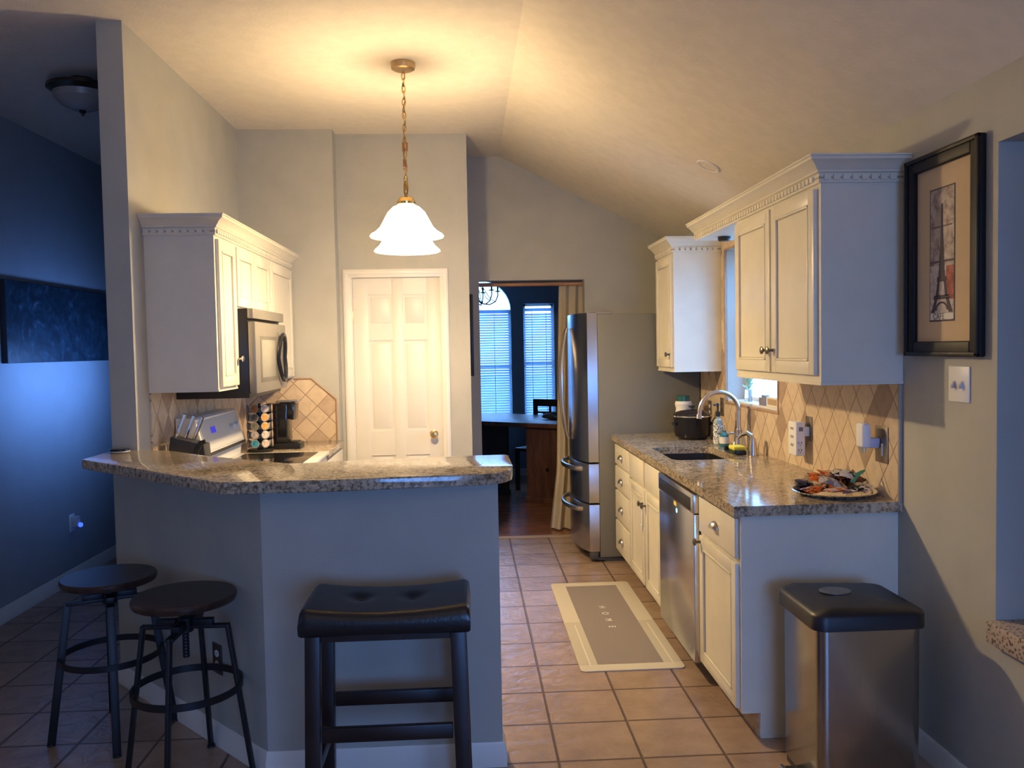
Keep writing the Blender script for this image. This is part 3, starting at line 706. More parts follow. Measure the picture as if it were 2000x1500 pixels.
# ------------------------------------------------------------------ pendant lamp
pn = thing('pendant_lamp', 'glowing pendant lamp with two-tier white glass shade on a brass chain', 'lamp', (PEN.x, PEN.y, 2.06))
px_, py_ = PEN.x, PEN.y
MB().lathe([(0, 3.012), (.05, 3.012), (.062, 3.018), (.065, 3.030), (.065, 3.0495), (0, 3.0495)], (px_, py_, 0), 36).build('canopy', ANTIQ, pn)
ch = MB(); z = 3.0; i = 0
while z > 2.36:
    ring = []
    for k in range(14):
        a = 2*math.pi*k/14; lx, lz = .0085*math.cos(a), .0215*math.sin(a)
        ring.append((px_+(lx if i % 2 == 0 else .002), py_+(lx if i % 2 else 0), z-.018+lz))
    ch.tube(ring, .0034, 6, closed=True); z -= .034; i += 1
ch.build('chain', BRASS, pn)
cordp = [(px_+.007*math.sin(i*.9), py_+.007*math.cos(i*.9), 3.01-.70*i/40) for i in range(41)]
MB().tube(cordp, .0028, 6).build('cord', plain('cord_gold', (.30, .22, .12), .5), pn)
MB().box(px_-.016, px_+.016, py_-.005, py_+.005, 2.585, 2.635, .004).box(px_-.012, px_+.008, py_-.006, py_+.006, 2.50, 2.545, .003).build('wire_connector', plain('cord_brown', (.30, .15, .07), .5), pn)
MB().tube([(px_+.009*math.cos(R(a)), py_, 2.395+.036*math.sin(R(a))) for a in range(0, 360, 30)], .0048, 8, closed=True).lathe([(0, 2.345), (.008, 2.345), (.008, 2.365), (0, 2.365)], (px_, py_, 0), 12).build('hook_loop', BRASS, pn)
MB().lathe([(0, 2.348), (.025, 2.346), (.040, 2.338), (.046, 2.326), (.050, 2.318), (.048, 2.306), (0, 2.304)], (px_, py_, 0), 36).build('socket_cap', BRASS, pn)
up_ = [(.040, 2.304), (.070, 2.292), (.100, 2.262), (.122, 2.222), (.142, 2.185), (.168, 2.160), (.190, 2.148), (.197, 2.138), (.194, 2.132), (.186, 2.140), (.165, 2.153), (.138, 2.178), (.117, 2.217), (.096, 2.256), (.068, 2.286), (.040, 2.298)]
MB().lathe(up_+[up_[0]], (px_, py_, 0), 48).build('glass_shade', PGLASS, pn)
lo_ = [(.100, 2.200), (.118, 2.150), (.130, 2.115), (.150, 2.085), (.172, 2.066), (.176, 2.058), (.171, 2.055), (.147, 2.079), (.126, 2.112), (.114, 2.147), (.096, 2.198)]
MB().lathe(lo_+[lo_[0]], (px_, py_, 0), 48).build('glass_shade', PGLASS, pn)
MB().lathe([(0, 2.302), (.013, 2.302), (.013, 2.262), (.012, 2.260), (.012, 2.302)], (px_, py_, 0), 16).build('bulb_socket', WHITE, pn)

# ------------------------------------------------------------------ stools
def swivel_stool(label, loc, rz, seat_z, seat_rz):
    s_ = thing('swivel_stool', label, 'stool', loc, 'round wood-seat stools at the angled bar wall', local=True, rz=rz)
    MB().lathe([(0, seat_z-.030), (.165, seat_z-.030), (.176, seat_z-.026), (.180, seat_z-.015), (.180, seat_z-.006), (.175, seat_z), (0, seat_z)], n=64).build('seat', SEATW, s_)
    for k in range(4):
        a = R(90*k); cx, cy = math.cos(a), math.sin(a)
        MB().bar((.15*cx, .15*cy, .558), (.226*cx, .226*cy, .008), .030, .012, .001).lathe([(0, 0), (.016, 0), (.014, .010), (0, .010)], (.227*cx, .227*cy, 0), 12).build('leg', MATTEB, s_)
        MB().bar((.0, 0, .552), (.157*cx, .157*cy, .552), .028, .012, .001).bar((.03*cx, .03*cy, .569), (.10*cx, .10*cy, .569), .030, .022, .001).build('frame_arm', MATTEB, s_)
    rr = []
    MB().lathe([(.186, .318), (.192, .318), (.192, .343), (.186, .343), (.186, .318)], n=48).build('foot_ring', MATTEB, s_)
    MB().lathe([(0, .44), (.011, .44)]+[(.011+.0015*(i % 2), .44+.006*i) for i in range(1, 26)]+[(0, .592)], n=16).build('screw', MATTEB, s_)
    MB().lathe([(0, .535), (.028, .535), (.028, .585), (0, .585)], n=20).build('hub', MATTEB, s_)
    pl = MB().box(-.055, .055, -.055, .055, seat_z-.034, seat_z-.030)
    for k in range(4):
        a = R(90*k+45); pl.bar((0, 0, .590), (.09*math.cos(a), .09*math.sin(a), seat_z-.034), .022, .006)
    pl.build('seat_plate', MATTEB, s_)
    return s_
swivel_stool('round dark wood swivel stool at the far left, lower of the two', (-1.461, 3.414, 0), math.atan2(-.094, -.209), .648, 0)
swivel_stool('round dark wood swivel stool nearer the camera, in front of the wall outlet', (-1.035, 3.03, 0), math.atan2(1, .0226), .669, 0)

bsx = thing('bar_stool', 'rectangular black tufted leather saddle stool with espresso wood legs', 'stool', (-.272, 2.71, 0))
def seatz(u, v):   # u,v in -1..1
    z = .722+.020*(u*u)+.004*(1-v*v)
    for bu, bv_ in ((-.36, .1), (.30, .1)):
        d2 = ((u-bu)*.26)**2+((v-bv_)*.16)**2; z -= .016*math.exp(-d2/.0011)
    e = max(0, abs(v)-.86)/.14; e2 = max(0, abs(u)-.92)/.08
    return z-.012*e*e-.012*e2*e2
mb = MB(); nx, ny = 56, 30; X0, X1, Ya, Yb = -.532, -.012, 2.55, 2.872
g_ = [[mb.v(X0+(X1-X0)*i/nx, Ya+(Yb-Ya)*j/ny, seatz(2*i/nx-1, 2*j/ny-1)) for j in range(ny+1)] for i in range(nx+1)]
for i in range(nx):
    for j in range(ny): mb.bm.faces.new((g_[i][j], g_[i+1][j], g_[i+1][j+1], g_[i][j+1]))
loop = [g_[i][0] for i in range(nx+1)]+[g_[nx][j] for j in range(1, ny+1)]+[g_[i][ny] for i in range(nx-1, -1, -1)]+[g_[0][j] for j in range(ny-1, 0, -1)]
prev = loop
for dz, off in ((.690, .004), (.664, .003), (.656, -.004)):
    ring = [mb.v(v_.co.x+(off if v_.co.x > -.27 else -off)*(abs(v_.co.x+.272) > .25), v_.co.y+(off if v_.co.y > 2.71 else -off)*(abs(v_.co.y-2.71) > .155), dz) for v_ in loop]
    for i in range(len(loop)): mb.bm.faces.new((prev[i], prev[(i+1) % len(loop)], ring[(i+1) % len(loop)], ring[i]))
    prev = ring
mb.bm.faces.new(prev)
st_ = mb.build('seat', LEATHER, bsx, 60)
for bu, bv_ in ((-.36, .1), (.30, .1)):
    MB().sphere((-.272+bu*.26, 2.711+bv_*.16, seatz(bu, bv_)+.001), .008, (1, 1, .5), 8).build('button', LEATHER, st_)
for sx in (-1, 1):
    for sy in (-1, 1):
        xc, yc = -.272+sx*.223, 2.71+sy*.130
        MB().bar((xc, yc, .657), (xc+sx*.014, yc+sy*.012, 0), .046, .040, .002).build('leg', DWOOD, bsx)
for yy in (2.575, 2.847): MB().box(-.475, -.07, yy-.010, yy+.010, .318, .364, .002).build('rung', DWOOD, bsx)
for xx in (-.50, -.044): MB().box(xx-.010, xx+.010, 2.59, 2.83, .20, .24, .002).build('rung', DWOOD, bsx)
MB().box(-.50, -.045, 2.575, 2.845, .632, .657).build('apron', DWOOD, bsx)

# ------------------------------------------------------------------ trash can
tc = thing('trash_can', 'rectangular stainless step trash can with a black lid by the right wall', 'trash can', (1.31, 2.82, 0))
body = rrect(1.135, 1.49, 2.66, 2.99, .035, 6)
mb = MB(); rows = [[mb.v(1.3125+(x-1.3125)*k, 2.825+(y-2.825)*k, z) for x, y in body] for z, k in ((.025, .985), (.03, .99), (.30, .995), (.585, 1.0))]
for A_, B2 in zip(rows, rows[1:]):
    for i in range(len(A_)): mb.bm.faces.new((A_[i], A_[(i+1) % len(A_)], B2[(i+1) % len(A_)], B2[i]))
mb.bm.faces.new(rows[0]); mb.bm.faces.new(rows[-1]); mb.build('bin_body', STEELV, tc, 50)
MB().prism(rrect(1.14, 1.485, 2.665, 2.985, .035), 0, .026).build('base', BLACK, tc)
lid = MB(); lp = rrect(1.118, 1.503, 2.645, 3.005, .045, 6)
def lz(x, y): return .632+.018*max(0, 1-((x-1.27)/.22)**2)-.016*max(0, (1.18-x)/.06)*.5
rows = [[lid.v(*p_, z) for p_ in lp] for z in (.580, .625)]
rows.append([lid.v(1.3125+(x-1.3125)*.97, 2.825+(y-2.825)*.97, .634) for x, y in lp])
for k in (.9, .75, .55, .3, .1): rows.append([lid.v(1.3125+(x-1.3125)*k, 2.825+(y-2.825)*k, lz(1.3125+(x-1.3125)*k, 0)+.008*(1-k)) for x, y in lp])
for A_, B2 in zip(rows, rows[1:]):
    for i in range(len(A_)): lid.bm.faces.new((A_[i], A_[(i+1) % len(A_)], B2[(i+1) % len(A_)], B2[i]))
lid.bm.faces.new(rows[0]); lid.bm.faces.new(rows[-1]); ld = lid.build('lid', plain('lid_black', (.014, .014, .016), .42), tc, 60)
MB(lambda a, b, c_: (1.27+a, 2.84+b,   .6565+c_)).lathe([(0, 0), (.055, 0), (.055, .003), (.050, .004), (0, .004)], n=36, sx=1, sy=.8).build('badge_disc', plain('grey_disc', (.22, .22, .22), .35, metal=.6), ld)
MB().box(1.075, 1.14, 2.77, 2.86, .018, .030, .004).box(1.10, 1.14, 2.79, 2.84, .008, .020).build('pedal', BLACK, tc)
MB().box(1.073, 1.088, 2.772, 2.858, .0305, .036, .002).build('pedal_trim', CHROME, tc)

# ------------------------------------------------------------------ floor mat
fm = thing('floor_mat', 'grey kitchen mat with a pale border lettered HOME before the sink cabinets', 'mat', (.75, 4.58, 0))
MB().prism(rrect(.502, 1.0, 3.848, 5.321, .025), .0005, .006, 'z', .0015).build('mat_border', plain('mat_border', (.56, .52, .43), .8, bmp=.0006, bscale=300), fm)
MB().box(.592, .912, 3.925, 5.242, .006, .0068).build('mat_center', plain('mat_grey', (.235, .20, .19), .85, bmp=.0006, bscale=300), fm)
for x0, x1 in ((.503, .592), (.912, .999)): MB().box(x0, x1, 3.925, 4.55, .006, .0066).build('border_band', plain('mat_band', (.47, .44, .36), .8), fm)
for xx in (.555, .955): MB().box(xx-.004, xx+.004, 3.90, 4.5, .0066, .0072).build('border_line', plain('mat_line', (.62, .58, .48), .8), fm)
for i, ch_ in enumerate('HOME'):
    text(ch_, .055, frameM((.752, 4.80-.115*i, .0070), (0, -1, 0), (1, 0, 0)), PAPER, 'lettering', fm, .0003)

# ------------------------------------------------------------------ items at the sink
fc = thing('faucet', 'brushed nickel gooseneck faucet behind the sink', 'faucet', (1.57, 4.79, .914))
MB().lathe([(0, .9145), (.030, .9145), (.028, .93), (.020, .97), (.016, 1.02), (.019, 1.024), (.019, 1.032), (.0125, 1.036), (.0125, 1.14), (0, 1.14)], (1.57, 4.79, 0), 28).build('base', NICKEL, fc)
arc = [(1.57, 4.79, 1.10), (1.57, 4.79, 1.13)]+[(1.455+.115*math.cos(R(a)), 4.79, 1.14+.112*math.sin(R(a))) for a in range(0, 181, 9)]+[(1.338, 4.79, 1.12)]
MB().tube(arc, .0125, 14).build('spout', NICKEL, fc)
MB().tube([(1.338, 4.79, 1.125), (1.335, 4.79, 1.10)], [.015, .017], 14).build('spray_head', NICKEL, fc)
MB().lathe([(0, .9145), (.026, .9145), (.022, .95), (.018, .99), (.015, 1.01), (0, 1.012)], (1.56, 4.52, 0), 20).build('handle_base', NICKEL, fc)
MB().tube([(1.56, 4.52, .99), (1.555, 4.53, 1.02), (1.535, 4.545, 1.035), (1.51, 4.56, 1.025), (1.495, 4.57, 1.005)], [.016, .017, .014, .010, .007], 12).build('lever', NICKEL, fc)
for (x, y, h_, lab) in ((1.575, 4.875, .085, 'small nickel soap pump left of the faucet'), (1.555, 4.655, .095, 'small nickel soap pump right of the faucet beside the sponge')):
    sp = thing('soap_pump', lab, 'soap pump', (x, y, .914))
    MB().lathe([(0, .9145), (.018, .9145), (.013, .94), (.008, .95), (.008, .914+h_-.015), (0, .914+h_-.015)], (x, y, 0), 18).build('base', NICKEL, sp)
    MB().tube([(x, y, .914+h_-.02), (x, y, .914+h_), (x-.02, y, .914+h_+.004), (x-.045, y, .914+h_-.004)], .006, 10).build('nozzle', NICKEL, sp)
td = thing('sponge_caddy', 'low black tray behind the sink holding the sponge', 'caddy', (1.50, 4.62, .914))
MB().box(1.475, 1.530, 4.545, 4.76, .9145, .920, .002).build('tray', BLACK, td)
MB().box(1.475, 1.530, 4.538, 4.545, .9145, .94, .002).box(1.475, 1.530, 4.76, 4.767, .9145, .94, .002).build('rim', BLACK, td)
sg = thing('sponge', 'yellow sponge with a dark scouring back lying in the black caddy', 'sponge', (1.505, 4.60, .921))
MB().box(1.47, 1.54, 4.57, 4.67, .936, .958, .006, 3).build('foam', plain('sponge_yellow', (.80, .72, .08), .9, bmp=.002, bscale=150), sg)
MB().box(1.472, 1.538, 4.572, 4.668, .9205, .936, .003).build('scouring_pad', plain('pad_green', (.03, .06, .03), .9), sg)
bt = thing('soap_bottle', 'tall white-labelled soap bottle with a black pump behind the sink', 'bottle', (1.52, 5.03, .914))
MB().lathe([(0, .9145), (.028, .9145), (.029, .92), (.029, 1.05), (.024, 1.068), (.012, 1.078), (.012, 1.09), (0, 1.09)], (1.52, 5.03, 0), 28).build('bottle_body', plain('sage', (.30, .36, .32), .3), bt)
m, t, b = nt('patterned_label'); v = N(t, 'ShaderNodeTexNoise', i_Scale=70.0, i_Detail=2.0, i_Distortion=2.0); L(t, pos(t), v.inputs['Vector'])
L(t, ramp(t, v.outputs[0], [(.46, (.08, .10, .08)), (.50, (.82, .80, .74))]).outputs[0], b.inputs['Base Color']); LABEL = m
MB().lathe([(.0295, .925), (.0298, .925), (.0298, 1.045), (.0295, 1.045)], (1.52, 5.03, 0), 28).build('label', LABEL, bt)
MB().lathe([(0, 1.09), (.014, 1.09), (.014, 1.118), (.006, 1.12), (.006, 1.155), (.009, 1.157), (.009, 1.17), (0, 1.17)], (1.52, 5.03, 0), 18).tube([(1.52, 5.03, 1.163), (1.492, 5.02, 1.160)], .006, 8).build('pump', BLACK, bt)
bt = thing('soap_bottle', 'short clear bottle of blue soap beside the tall labelled bottle', 'bottle', (1.53, 4.94, .914))
MB().lathe([(0, .9145), (.026, .9145), (.028, .92), (.029, .95), (.026, .985), (.012, 1.0), (.012, 1.008), (0, 1.008)], (1.53, 4.94, 0), 28).build('bottle_body', plain('blue_soap', (.04, .20, .26), .12), bt)
MB().lathe([(.0292, .935), (.0295, .935), (.0292, .975), (.0288, .975)], (1.53, 4.94, 0), 28).build('label', PAPER, bt)
MB().lathe([(0, 1.008), (.012, 1.008), (.010, 1.022), (.004, 1.024), (.004, 1.04), (0, 1.04)], (1.53, 4.94, 0), 14).tube([(1.53, 4.94, 1.038), (1.50, 4.935, 1.036)], .004, 8).build('pump', CLEAR, bt)
# slow cooker
ck = thing('slow_cooker', 'black oval slow cooker with a silver rim and dark lid in the far counter corner', 'slow cooker', (1.46, 5.40, .914))
MB().lathe([(0, .925), (.100, .925), (.112, .935), (.118, .96), (.120, 1.055), (.123, 1.062), (0, 1.062)], (1.46, 5.40, 0), 48).build('pot_body', plain('cooker_black', (.006, .006, .008), .18, spec=.35), ck)
MB().lathe([(0, .9145), (.088, .9145), (.092, .926), (0, .926)], (1.46, 5.40, 0), 36).build('foot', BLACK, ck)
MB().tube([(1.46+.124*math.cos(R(a)), 5.40+.124*math.sin(R(a)), 1.066) for a in range(0, 360, 10)], .0055, 8, closed=True).build('rim', CHROME, ck)
MB().lathe([(.122, 1.068), (.124, 1.075), (.110, 1.088), (.08, 1.100), (.04, 1.107), (0, 1.109)], (1.46, 5.40, 0), 48).build('lid', plain('lid_glass', (.02, .015, .015), .08), ck)
MB().lathe([(0, 1.108), (.010, 1.108), (.008, 1.118), (.022, 1.124), (.022, 1.130), (0, 1.132)], (1.46, 5.40, 0), 24).build('lid_knob', BLACK, ck)
MB().box(1.330, 1.345, 5.36, 5.44, 1.005, 1.022, .005).build('handle', BLACK, ck)
MB().box(1.575, 1.602, 5.36, 5.44, 1.005, 1.022, .005).build('handle', BLACK, ck)
cn = thing('canister', 'teal glass canister wrapped in white paper behind the slow cooker', 'canister', (1.455, 5.60, .914))
MB().lathe([(0, .9145), (.042, .9145), (.044, .93), (.044, 1.182), (.040, 1.187), (0, 1.187)], (1.455, 5.60, 0), 28).build('jar', plain('teal_glass', (.02, .10, .09), .15), cn)
MB().lathe([(.055, 1.07), (.050, 1.10), (.058, 1.13), (.052, 1.150), (.046, 1.150), (.046, 1.07), (.055, 1.07)], (1.455, 5.60, 0), 17).build('wrapper', PAPER, cn)
# things on the window sill
bx = thing('carton', 'small white printed carton lying on the sink window sill', 'box', (1.70, 4.50, 1.178))
MB().box(1.665, 1.715, 4.415, 4.60, 1.1785, 1.232, .002).build('box_body', PAPER, bx)
MB().box(1.6642, 1.665, 4.44, 4.575, 1.19, 1.222).build('label', plain('tan_label', (.45, .33, .2), .7), bx)
tag(MB().box(1.665, 1.70, 4.62, 4.72, 1.1785, 1.222, .002).box(1.67, 1.695, 4.63, 4.69, 1.222, 1.237, .002).build('tin', plain('grey_tin', (.30, .28, .30), .4, metal=.3)), 'small grey tin beside the white carton on the sink window sill', 'tin')
pv = thing('sill_plant', 'pale leafy sprig in a jar at the far side of the sink window sill', 'plant', (1.70, 5.0, 1.178))
MB().lathe([(0, 1.1785), (.022, 1.1785), (.024, 1.19), (.020, 1.24), (.022, 1.25), (0, 1.25)], (1.70, 5.0, 0), 20).build('jar', CLEAR, pv)
lf = MB()
for i in range(26):
    a = random.uniform(0, 6.28); el = random.uniform(.3, 1.3); ln = random.uniform(.05, .10); base_ = Vector((1.70, 5.0, 1.245+.002*i)); d = Vector((math.cos(a)*math.cos(el)*.5, math.sin(a)*math.cos(el), math.sin(el)))
    tip = base_+d*ln; tip.x = min(tip.x, 1.755); sd = d.cross(Vector((0, 0, 1))).normalized()*.012; mid = base_+(tip-base_)*.5+Vector((0, 0, .006))
    vs = [lf.bm.verts.new(q) for q in (base_, mid+sd, tip, mid-sd)]; lf.bm.faces.new(vs)
lf.build('leaves', plain('pale_leaf', (.45, .62, .42), .6), pv)

# ------------------------------------------------------------------ silver tray of snack packets
tr = thing('serving_tray', 'round silver serving tray heaped with snack packets on the near counter end', 'tray', (1.51, 3.31, .914))
TC = Vector((1.474, 3.302, .9145))
MB().lathe([(0, .0005), (.115, .0005), (.125, .002), (.142, .014), (.161, .019), (.165, .018), (.163, .014), (.142, .009), (.127, -.0), (0, 0)], TC, 64).build('dish', CHROME, tr)
def packet(label, c, rz, tilt, col, lx=.045, ly=.03, h=.008):
    o_mb = MB(); n = 12; M = Matrix.Translation(Vector(c)) @ Matrix.Rotation(rz, 4, 'Z') @ Matrix.Rotation(tilt[0], 4, 'X') @ Matrix.Rotation(tilt[1], 4, 'Y')
    ph = random.uniform(0, 6)
    for sgn in (1, -1):
        g2 = []
        for i in range(n+1):
            row = []
            for j in range(n+1):
                u, v_ = 2*i/n-1, 2*j/n-1; hh = h*max(0, (1-abs(u)**2.5))*max(0, (1-abs(v_)**2.5))+.0005
                cr_ = .0015*math.sin(9*u+ph)*math.cos(7*v_+ph)
                row.append(o_mb.bm.verts.new(M @ Vector((u*lx*(1-.06*(1-v_*v_)), v_*ly, sgn*hh+cr_+.006*math.sin(2*u+ph)))))
            g2.append(row)
        for i in range(n):
            for j in range(n): o_mb.bm.faces.new((g2[i][j], g2[i+1][j], g2[i+1][j+1], g2[i][j+1]))
    bmesh.ops.remove_doubles(o_mb.bm, verts=o_mb.bm.verts, dist=.0012)
    key = 'foil_'+'_'.join('%02d' % int(x*99) for x in col[0]+col[1])
    if key not in MATS:
        m, t, b = nt(key); MATS[key] = m
        v = N(t, 'ShaderNodeTexNoise', i_Scale=38.0, i_Detail=2.0, i_Distortion=1.0); L(t, pos(t), v.inputs['Vector'])
        L(t, ramp(t, v.outputs[0], [(.46, col[0]), (.52, col[1])]).outputs[0], b.inputs['Base Color']); b.inputs['Roughness'].default_value = .22; b.inputs['Metallic'].default_value = .25
    o = o_mb.build('snack_packet', MATS[key], None, 60); return tag(o, label, 'snack packet', 'snack packets heaped on the silver tray')
OR, BK, WH, BR, GY, GN, TN = (.75, .16, .03), (.02, .018, .02), (.65, .62, .6), (.16, .05, .02), (.30, .27, .30), (.12, .35, .14), (.55, .38, .26)
pk = [('orange snack packet at the left front of the tray', (-.075, -.03, .018), .3, (.1, .1), (OR, BR)), ('black and clear crinkled packet at the far left of the tray', (-.07, .06, .022), 1.1, (.2, .3), (BK, GY)),
      ('orange and white packet at the front middle of the tray', (-.02, -.07, .020), .1, (-.1, .15), (OR, WH)), ('dark packet with white print at the front right of the tray', (.04, -.065, .022), -.5, (.1, -.1), (BK, WH)),
      ('beige packet lying flat at the right of the tray', (.075, -.02, .020), .9, (.1, .0), (TN, WH)), ('black-backed packet leaning at the right rear of the tray', (.075, .05, .034), .5, (.5, -.3), (BK, BR)),
      ('orange packet leaning in the middle of the heap', (0, .01, .040), .2, (.3, -.3), (OR, BK)), ('white and purple-grey packet lying across the front of the heap', (-.025, -.035, .040), -.4, (.2, .35), (GY, WH)),
      ('red-brown packet at the rear of the tray', (-.01, .07, .036), -.2, (.3, .1), (BR, OR)), ('orange packet on top of the heap', (.0, .03, .060), .6, (.25, .2), (OR, TN)),
      ('black and white packet topping the heap', (.03, .0, .062), -.8, (.2, .25), (BK, WH)), ('golden packet right of the heap top', (.045, .035, .052), 1.3, (.3, .2), ((.6, .33, .05), BR))]
for lab, off, rz, tl_, col in pk:
    packet(lab, (TC.x+off[0]*1.32, TC.y+off[1]*1.32, TC.z+off[2]*1.25+.004), rz, tl_, col, .052, .038, .010)
tag(MB().tube([(TC.x+.06, TC.y-.03, TC.z+.05), (TC.x+.075, TC.y-.03, TC.z+.075), (TC.x+.095, TC.y-.03, TC.z+.088), (TC.x+.115, TC.y-.028, TC.z+.098)], [.010, .012, .008, .004], 10, flat=.35).build('candy_strip', plain('green_foil', GN, .3)), 'bent green candy strip standing up from the tray of packets', 'candy')

# ------------------------------------------------------------------ wall plates and devices
def plate(name, T, a, z, w_, h_, mat, label, cat='outlet', sock=None, n=2, th=.005):
    o = thing(name, label, cat, T(a, z, 0)); MB(T).box(a-w_/2, a+w_/2, z-h_/2, z+h_/2, .0005, th, .0015).build('cover_plate', mat, o)
    if sock:
        for k in range(n):
            zz = z+(k-.5)*.042 if n == 2 else z
            f = MB(lambda p, q, r_: T(a+p, zz+q, th-.001+r_)).lathe([(0, 0), (.0155, 0), (.0155, .0025), (0, .0025)], n=20, sx=1, sy=.85).build('socket', sock, o)
            MB(lambda p, q, r_: T(a+p, zz+q, th+.0015+r_)).box(-.007, -.005, -.003, .005, 0, .0004).box(.005, .007, -.003, .005, 0, .0004).build('slots', BLACK, f)
    return o
TW = faceR(XW-.0105)
plate('power_outlet', TW, 3.945, 1.115, .072, .118, PLATE, 'tarnished metal outlet plate behind the white power strip', sock=plain('socket_dark', (.10, .08, .06), .5))
ps = thing('outlet_extender', 'white multi-socket outlet extender standing off the backsplash', 'outlet extender', (1.60, 3.97, .99))
MB().box(1.565, 1.612, 3.925, 4.025, .985, 1.150, .007, 3).build('housing', WHITE, ps)
MB().box(1.612, XW-.016, 3.93, 3.965, 1.08, 1.125, .002).build('plug', WHITE, ps)
MB().box(1.58, 1.60, 3.9235, 3.925, 1.105, 1.125).build('switch', plain('grey_switch', (.2, .2, .2), .5), ps)
for zz in (1.045, 1.010): MB().box(1.577, 1.580, 3.9235, 3.925, zz, zz+.009).box(1.591, 1.594, 3.9235, 3.925, zz, zz+.009).box(1.584, 1.588, 3.9235, 3.925, zz-.009, zz-.005).build('socket_slots', BLACK, ps)
for zz in (1.11, 1.07, 1.03): MB().box(1.5635, 1.565, 3.955, 3.99, zz, zz+.012).build('usb_port', plain('port_grey', (.35, .33, .33), .5), ps)
o = plate('power_outlet', TW, 3.235, 1.12, .10, .145, PLATE, 'tarnished metal plate near the end of the backsplash with a white plug-in unit', sock=None)
MB(TW).box(3.215, 3.225, 1.075, 1.125, .005, .012, .002).build('rocker_switch', plain('ivory', (.75, .68, .5), .4), o)
pg = thing('plug_in_device', 'white plug-in air freshener on the metal plate near the silver tray', 'plug-in device', (1.59, 3.26, 1.12))
MB().box(1.560, 1.598, 3.235, 3.30, 1.105, 1.205, .012, 3).build('housing', WHITE, pg)
MB().box(1.590, XW-.016, 3.24, 3.275, 1.105, 1.145, .005).build('plug', plain('lilac_plastic', (.55, .55, .68), .4), pg)
MB().lathe([(0, 1.085), (.012, 1.085), (.014, 1.105), (0, 1.105)], (1.58, 3.27, 0), 16).build('scent_bottle', CLEAR, pg)
plate('power_outlet', TW, 5.33, 1.125, .072, .118, PLATE, 'dark metal outlet plate on the tile left of the sink window bottom corner', sock=plain('socket_dark2', (.06, .05, .05), .5))
plate('power_outlet', TW, 5.60, 1.09, .072, .118, PLATE, 'dark metal outlet plate behind the slow cooker beside the refrigerator', sock=WHITE)
# light switch and framed print on right wall
T5 = faceR(XW)
sw_ = plate('light_switch', T5, 2.728, 1.381, .118, .120, WHITE, 'white double light switch plate under the framed print', 'light switch')
for ya in (2.705, 2.751): MB(T5).hexa([(ya-.005, 1.370, .005), (ya+.005, 1.370, .005), (ya+.005, 1.392, .005), (ya-.005, 1.392, .005), (ya-.004, 1.366, .016), (ya+.004, 1.366, .016), (ya+.004, 1.374, .018), (ya-.004, 1.374, .018)]).build('toggle', plain('toggle_grey', (.5, .5, .5), .4), sw_)
fp = thing('framed_print', 'tall black framed cafe tower print on the wall right of the large cabinet', 'picture', (XW, 2.81, 1.474))
fy0, fy1, fz0, fz1 = 2.586, 3.033, 1.474, 2.183
fr2 = MB(T5); fwid = .052
for (a0, a1, z0, z1) in ((fy0, fy0+fwid, fz0, fz1), (fy1-fwid, fy1, fz0, fz1), (fy0+fwid-.001, fy1-fwid+.001, fz0, fz0+fwid), (fy0+fwid-.001, fy1-fwid+.001, fz1-fwid, fz1)): fr2.box(a0, a1, z0, z1, .0005, .026, .006, 3)
for (a0, a1, z0, z1) in ((fy0, fy0+.016, fz0, fz1), (fy1-.016, fy1, fz0, fz1), (fy0, fy1, fz0, fz0+.016), (fy0, fy1, fz1-.016, fz1)): fr2.box(a0, a1, z0, z1, .02, .033, .004)
fr2.build('frame', plain('frame_black', (.010, .008, .007), .5, spec=.3), fp)
MB(T5).box(fy0+.04, fy1-.04, fz0+.04, fz1-.04, .001, .008).build('mat_board', MATB, fp)
pc = (fy0+fy1)/2+.012; py0, py1, pz0, pz1 = pc-.072, pc+.072, 1.60, 2.052
MB(T5).box(py0-.005, py1+.005, pz0-.005, pz1+.005, .008, .0088).build('print_border', TOWER, fp)
pr = MB(T5).box(py0, py1, pz0, pz1, .0088, .0094).build('print', PRINT, fp)
# note: on this wall the viewer's left is larger Y
MB(T5).box(py0, py1, pz0+.022, pz0+.19, .0094, .0097).build('pale_field', plain('print_pale', (.52, .46, .42), .8, noise=.25, scale=60), pr)
MB(T5).box(py0, py0+.045, pz0+.07, pz0+.185, .0097, .0099).build('red_patch', plain('print_red', (.42, .14, .10), .8, noise=.3, scale=50), pr)
tw = MB(lambda a, b, c_: T5(pc+(a-pc)*1.28, b, c_))
def leg_poly(pts): tw.prism(pts, .0099, .0103)
for s_ in (1, -1):
    leg_poly([(pc+s_*.052, pz0+.026), (pc+s_*.034, pz0+.026), (pc+s_*.020, pz0+.075), (pc+s_*.032, pz0+.075)])
    leg_poly([(pc+s_*.030, pz0+.082), (pc+s_*.016, pz0+.082), (pc+s_*.010, pz0+.135), (pc+s_*.019, pz0+.135)])
leg_poly([(pc-.040, pz0+.072), (pc+.040, pz0+.072), (pc+.036, pz0+.086), (pc-.036, pz0+.086)])
leg_poly([(pc-.024, pz0+.133), (pc+.024, pz0+.133), (pc+.021, pz0+.150), (pc-.021, pz0+.150)])
leg_poly([(pc-.015, pz0+.150), (pc+.015, pz0+.150), (pc+.007, pz0+.26), (pc+.003, pz0+.40), (pc-.003, pz0+.40), (pc-.007, pz0+.26)])
arcp = [(pc+.031*math.cos(R(a)), pz0+.034+.030*math.sin(R(a))) for a in range(0, 181, 15)]+[(pc+.024*math.cos(R(a)), pz0+.034+.023*math.sin(R(a))) for a in range(180, -1, -15)]
leg_poly(arcp)
for k in range(4): tw.box(pc-.016+.002*k, pc+.016-.002*k, pz0+.165+.024*k, pz0+.169+.024*k, .0103, .0105)
tw.build('tower_drawing', TOWER, pr)
